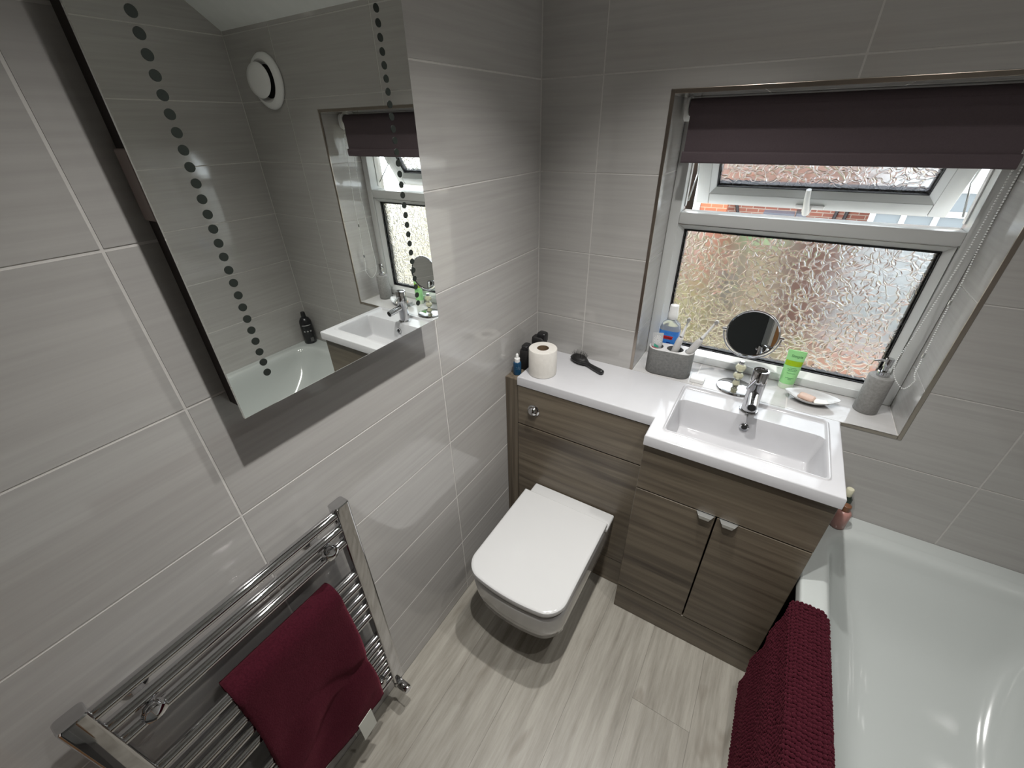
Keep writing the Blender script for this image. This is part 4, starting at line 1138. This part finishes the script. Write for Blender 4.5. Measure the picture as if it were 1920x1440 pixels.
# soap dispenser
c = Vector((1.116, 0.113, SZ))
t = tag(empty('soap_dispenser', c), 'grey stoneware soap dispenser with chrome pump at the right end of the sill', 'soap dispenser')
part('body', lathe(NB(), c, [(0.0300, 0.0005), (0.0320, 0.003), (0.0318, 0.122), (0.0305, 0.1245), (0.014, 0.1252)], 44), m_concretelt, t, 40)
part('collar', lathe(NB(), c, [(0.0155, 0.1254), (0.0155, 0.140), (0.0135, 0.142)], 30), m_chrome, t, 40)
part('pump', lathe(NB(), c, [(0.0070, 0.1421), (0.0070, 0.154), (0.0100, 0.156), (0.0105, 0.180), (0.0095, 0.183), (0.0005, 0.1835)], 26), m_chrome, t, 40)
part('nozzle', tube(NB(), [(c.x-0.006, c.y-0.004, SZ+0.177), (c.x-0.024, c.y-0.012, SZ+0.1775), (c.x-0.038, c.y-0.018, SZ+0.176)], [0.0040, 0.0034, 0.0026], 10), m_chrome, t, 40)

# ------------------------------------------------------------------ things on the bath rim
c = Vector((1.146, -0.066, TZ+0.001))
t = tag(empty('pink_bottle', c), 'small pink bottle with brown cap on the bath rim behind the basin', 'bottle')
part('body', lathe(NB(), c, [(0.019, 0.0), (0.0215, 0.003), (0.0215, 0.060), (0.017, 0.068), (0.010, 0.071)], 28), m_pink, t, 50)
part('cap', lathe(NB(), c, [(0.0125, 0.0712), (0.0130, 0.074), (0.0120, 0.090), (0.009, 0.092)], 22), m_brown, t, 40)
c = Vector((1.146, -0.0225, TZ+0.001))
t = tag(empty('green_bottle', c), 'dark bottle with cream cap tucked behind the basin on the bath rim', 'bottle')
part('body', lathe(NB(), c, [(0.016, 0.0), (0.018, 0.003), (0.018, 0.085), (0.011, 0.096)], 26), m_dgreen, t, 50)
part('cap', lathe(NB(), c, [(0.010, 0.0962), (0.0105, 0.098), (0.0105, 0.122), (0.009, 0.124)], 22), m_cream, t, 40)
c = Vector((1.692, -0.045, TZ+0.001))
t = tag(empty('shampoo_bottle', c), 'tall black shampoo bottle in the far corner of the bath rim', 'bottle')
part('body', lathe(NB(), c, [(0.032, 0.0), (0.0345, 0.004), (0.0345, 0.125), (0.033, 0.140), (0.024, 0.158), (0.014, 0.166)], 36), m_bottle, t, 50)
part('cap', lathe(NB(), c, [(0.0125, 0.1662), (0.0135, 0.169), (0.0125, 0.194), (0.0105, 0.197)], 26), m_black, t, 40)
def bp_(x, y, z, r=0.0348):
    a = R(212)+x/r; return Vector((c.x+r*math.cos(a), c.y+r*math.sin(a), c.z+y))
def strip(x0, x1, y0, y1, n=8):
    b = NB()
    for i in range(n):
        u, v = x0+(x1-x0)*i/n, x0+(x1-x0)*(i+1)/n
        b.faces.new([b.verts.new(bp_(p, q, 0)) for p, q in ((u, y0), (v, y0), (v, y1), (u, y1))])
    return b
part('top_line_print', strip(-0.026, 0.026, 0.118, 0.122), m_bprint, t)
b = NB()
for k in range(3):
    for q in range(6):
        a0, a1 = PI*q/3, PI*(q+1)/3; xc, yc = -0.018+0.018*k, 0.082
        b.faces.new([b.verts.new(bp_(xc+0.0052*math.cos(a), yc+0.0052*math.sin(a), 0)) for a in (a0, a1)] + [b.verts.new(bp_(xc, yc, 0))])
part('round_print', b, m_bprint, t)
part('block_print', strip(-0.024, -0.004, 0.014, 0.040), M('bottle_print_dark', (0.10, 0.10, 0.10), 0.5), t)

# ------------------------------------------------------------------ extractor fan on the window wall, seen in the mirror
c = Vector((1.485, 0.0, 1.868))
t = tag(empty('extractor_fan', c), 'round white extractor vent high on the window wall, seen in the mirror', 'extractor fan')
part('dish', lathe(NB(), c, [(0.098, 0.0005), (0.105, 0.006), (0.104, 0.014), (0.094, 0.026), (0.080, 0.030), (0.070, 0.020), (0.062, 0.008)], 48, (0, -1, 0), False, False), m_wplast, t, 60)
part('throat', lathe(NB(), c, [(0.064, 0.0050), (0.064, 0.0075)], 40, (0, -1, 0)), m_hole, t)
b = lathe(NB(), (0, 0, 0), [(0.060, 0.0), (0.066, 0.003), (0.064, 0.008), (0.045, 0.013), (0.0005, 0.015)], 44, (0, -1, 0))
bmesh.ops.transform(b, matrix=Matrix.Translation(c+Vector((0.022, -0.032, 0.004))) @ Matrix.Rotation(R(-9), 4, 'Z'), verts=b.verts[:])
part('cover_disc', b, m_wplast, t, 60)

# ------------------------------------------------------------------ outside: gardens and the houses behind
GZ = -2.75
structure(obj('ground', bx(-30, 30, 0.6, 40, GZ-0.2, GZ), m_paving), 'pale paved yard below the window', 'ground')
structure(obj('ground_lawn', bx(-6, 1.2, 3.0, 7.0, GZ, GZ+0.03), m_lawn), 'yellow-green lawn below the window', 'lawn')
def house(name, label, x0, x1, y0, y1, z1, mat, wins, roof=True):
    t = tag(empty(name, ((x0+x1)/2, y0, GZ)), label, 'house')
    part('wall', bx(x0, x1, y0, y1, GZ, z1), mat, t)
    if roof:
        b = NB(); o = 0.25; ym = (y0+y1)/2
        ring_loft(b, [[Vector((x, y0-o, z1-0.1)), Vector((x, y1+o, z1-0.1)), Vector((x, ym, z1+(y1-y0)*0.38))] for x in (x0-0.15, x1+0.15)])
        bmesh.ops.recalc_face_normals(b, faces=b.faces[:]); part('roof', b, m_rooft, t)
        part('gutter', bx(x0, x1, y0-0.34, y0-0.24, z1-0.14, z1-0.04), m_pipe, t)
    for wx0, wx1, wz0, wz1 in wins:
        f = part('window', ringbox(wx0, wx1, wz0, wz1, 0.07, y0-0.04, y0), m_outwhite, t)
        b = bx((wx0+wx1)/2-0.03, (wx0+wx1)/2+0.03, y0-0.035, y0-0.005, wz0+0.07, wz1-0.07)
        g = part('glazing_bar', b, m_outwhite, t); g.parent = f; g.location = -f.location
        g = part('pane', bx(wx0+0.07, wx1-0.07, y0-0.015, y0-0.001, wz0+0.07, wz1-0.07), m_outglass, t); g.parent = f
    return t
h1 = house('terrace_house', 'red brick terrace house facing the window', -1.0, 3.2, 9.2, 15, 3.2, m_brick,
           [(-0.85, 0.35, 1.2, 2.3), (1.3, 2.6, 1.2, 2.3), (-0.3, 0.6, -2.1, -0.9)])
for pa, pb in (((-0.25, 0.09), (0.10, -0.12)), ((1.62, 0.2), (1.50, -0.1)), ((1.78, 0.2), (1.66, -0.1))):
    part('downpipe', tube(NB(), [(pa[0], 9.15, pa[1]+0.35), (pb[0], 9.15, pb[1]-0.5)], 0.03, 6), m_pipe, h1)
hs_ = tag(empty('garden_shed', (0.64, 8.6, GZ)), 'narrow timber garden shed with dark roof', 'shed')
part('shed_roof', bx(0.38, 0.90, 8.46, 8.80, 0.06, 0.20), m_slate, hs_)
part('shed_wall', bx(0.42, 0.86, 8.50, 8.78, GZ, 0.06), m_timber, hs_)
tk = tag(empty('water_tank', (1.0, 8.6, GZ)), 'tall dark grey water tank beside the shed', 'tank')
part('tank_body', bx(0.92, 1.09, 8.50, 8.75, GZ, 0.22, 0.01), m_slate, tk)
part('tank_lid', bx(0.915, 1.095, 8.49, 8.76, 0.221, 0.25, 0.005), m_pipe, tk)
hx2 = house('brick_extension', 'orange brick extension with white corner post at the left of the terrace', -0.78, -0.28, 8.45, 8.70, 0.9, m_bricko, [], False)
part('corner_post', bx(-0.92, -0.785, 8.42, 8.52, GZ, 0.8), m_outwhite, hx2)
house('cream_house', 'cream rendered house further left behind', -7.0, -1.4, 9.4, 15, 3.0, m_render, [(-2.6, -1.55, -0.1, 0.25), (-4.5, -3.2, 0.9, 2.0), (-2.8, -1.7, 1.1, 2.1)])
house('rendered_house', 'pale rendered house beyond the conservatory', 3.75, 9.0, 9.6, 15, 3.4, m_render, [(4.0, 5.0, 0.6, 1.8), (5.6, 7.0, -1.8, -0.4)])
t = tag(empty('conservatory', (2.9, 7.8, GZ)), 'white framed conservatory with many panes', 'conservatory')
part('base_wall', bx(1.92, 4.6, 7.8, 9.15, GZ, -2.0), m_bricko, t)
for x in (1.96, 2.35, 2.74, 3.13, 3.52, 3.91, 4.3): part('mullion', bx(x-0.035, x+0.035, 7.78, 7.86, -2.0, 0.75), m_outwhite, t)
for z in (-1.95, -0.6, 0.02, 0.44, 0.78): part('crossbar', bx(1.92, 4.6, 7.77, 7.87, z-0.04, z+0.04), m_outwhite, t)
for x in (1.96, 2.35, 2.74, 3.13, 3.52, 3.91): part('pane', bx(x+0.035, x+0.355, 7.81, 7.83, -1.95, 0.74), m_outglass, t)
part('roof_slope', ring_loft(NB(), [[Vector((x, 7.7, 0.80)), Vector((x, 9.15, 1.35)), Vector((x, 9.15, 1.42)), Vector((x, 7.7, 0.87))] for x in (1.88, 4.65)]), m_outwhite, t)
t = tag(empty('garden_parasol', (0.47, 7.9, GZ)), 'green domed garden parasol in front of the terrace', 'parasol')
part('pole', tube(NB(), [(0.47, 7.9, GZ), (0.47, 7.9, 0.10)], 0.025, 8), m_timber, t)
part('canopy', lathe(NB(), (0.47, 7.9, -0.10), [(0.34, 0.0), (0.30, 0.08), (0.20, 0.15), (0.08, 0.19), (0.005, 0.205)], 20), m_mintg, t, 60)
# hedge in the yard
random.seed(3)
def bush(name, label, x, y, r, h):
    b = NB(); bmesh.ops.create_icosphere(b, subdivisions=3, radius=1.0)
    for v in b.verts:
        k = 1+0.22*math.sin(v.co.x*7+x)*math.sin(v.co.y*6+y)+random.uniform(-.09, .09)
        v.co = Vector((x+v.co.x*r*k, y+v.co.y*r*k, GZ+h/2+v.co.z*h/2*k))
    t = tag(empty(name, (x, y, GZ)), label, 'bush', 'bushes in the yard')
    part('foliage', b, m_hedge, t, 60)
    part('stem', tube(NB(), [(x, y, GZ), (x, y, GZ+h*0.4)], 0.04, 6), m_timber, t)
bush('garden_bush', 'broad bush in front of the cream house', -2.6, 8.1, 0.55, 1.5)
bush('garden_bush', 'rounded bush in front of the brick extension', -0.6, 7.7, 0.50, 1.7)
bush('garden_bush', 'low bush beside the conservatory base wall', 1.5, 7.4, 0.3, 0.8)
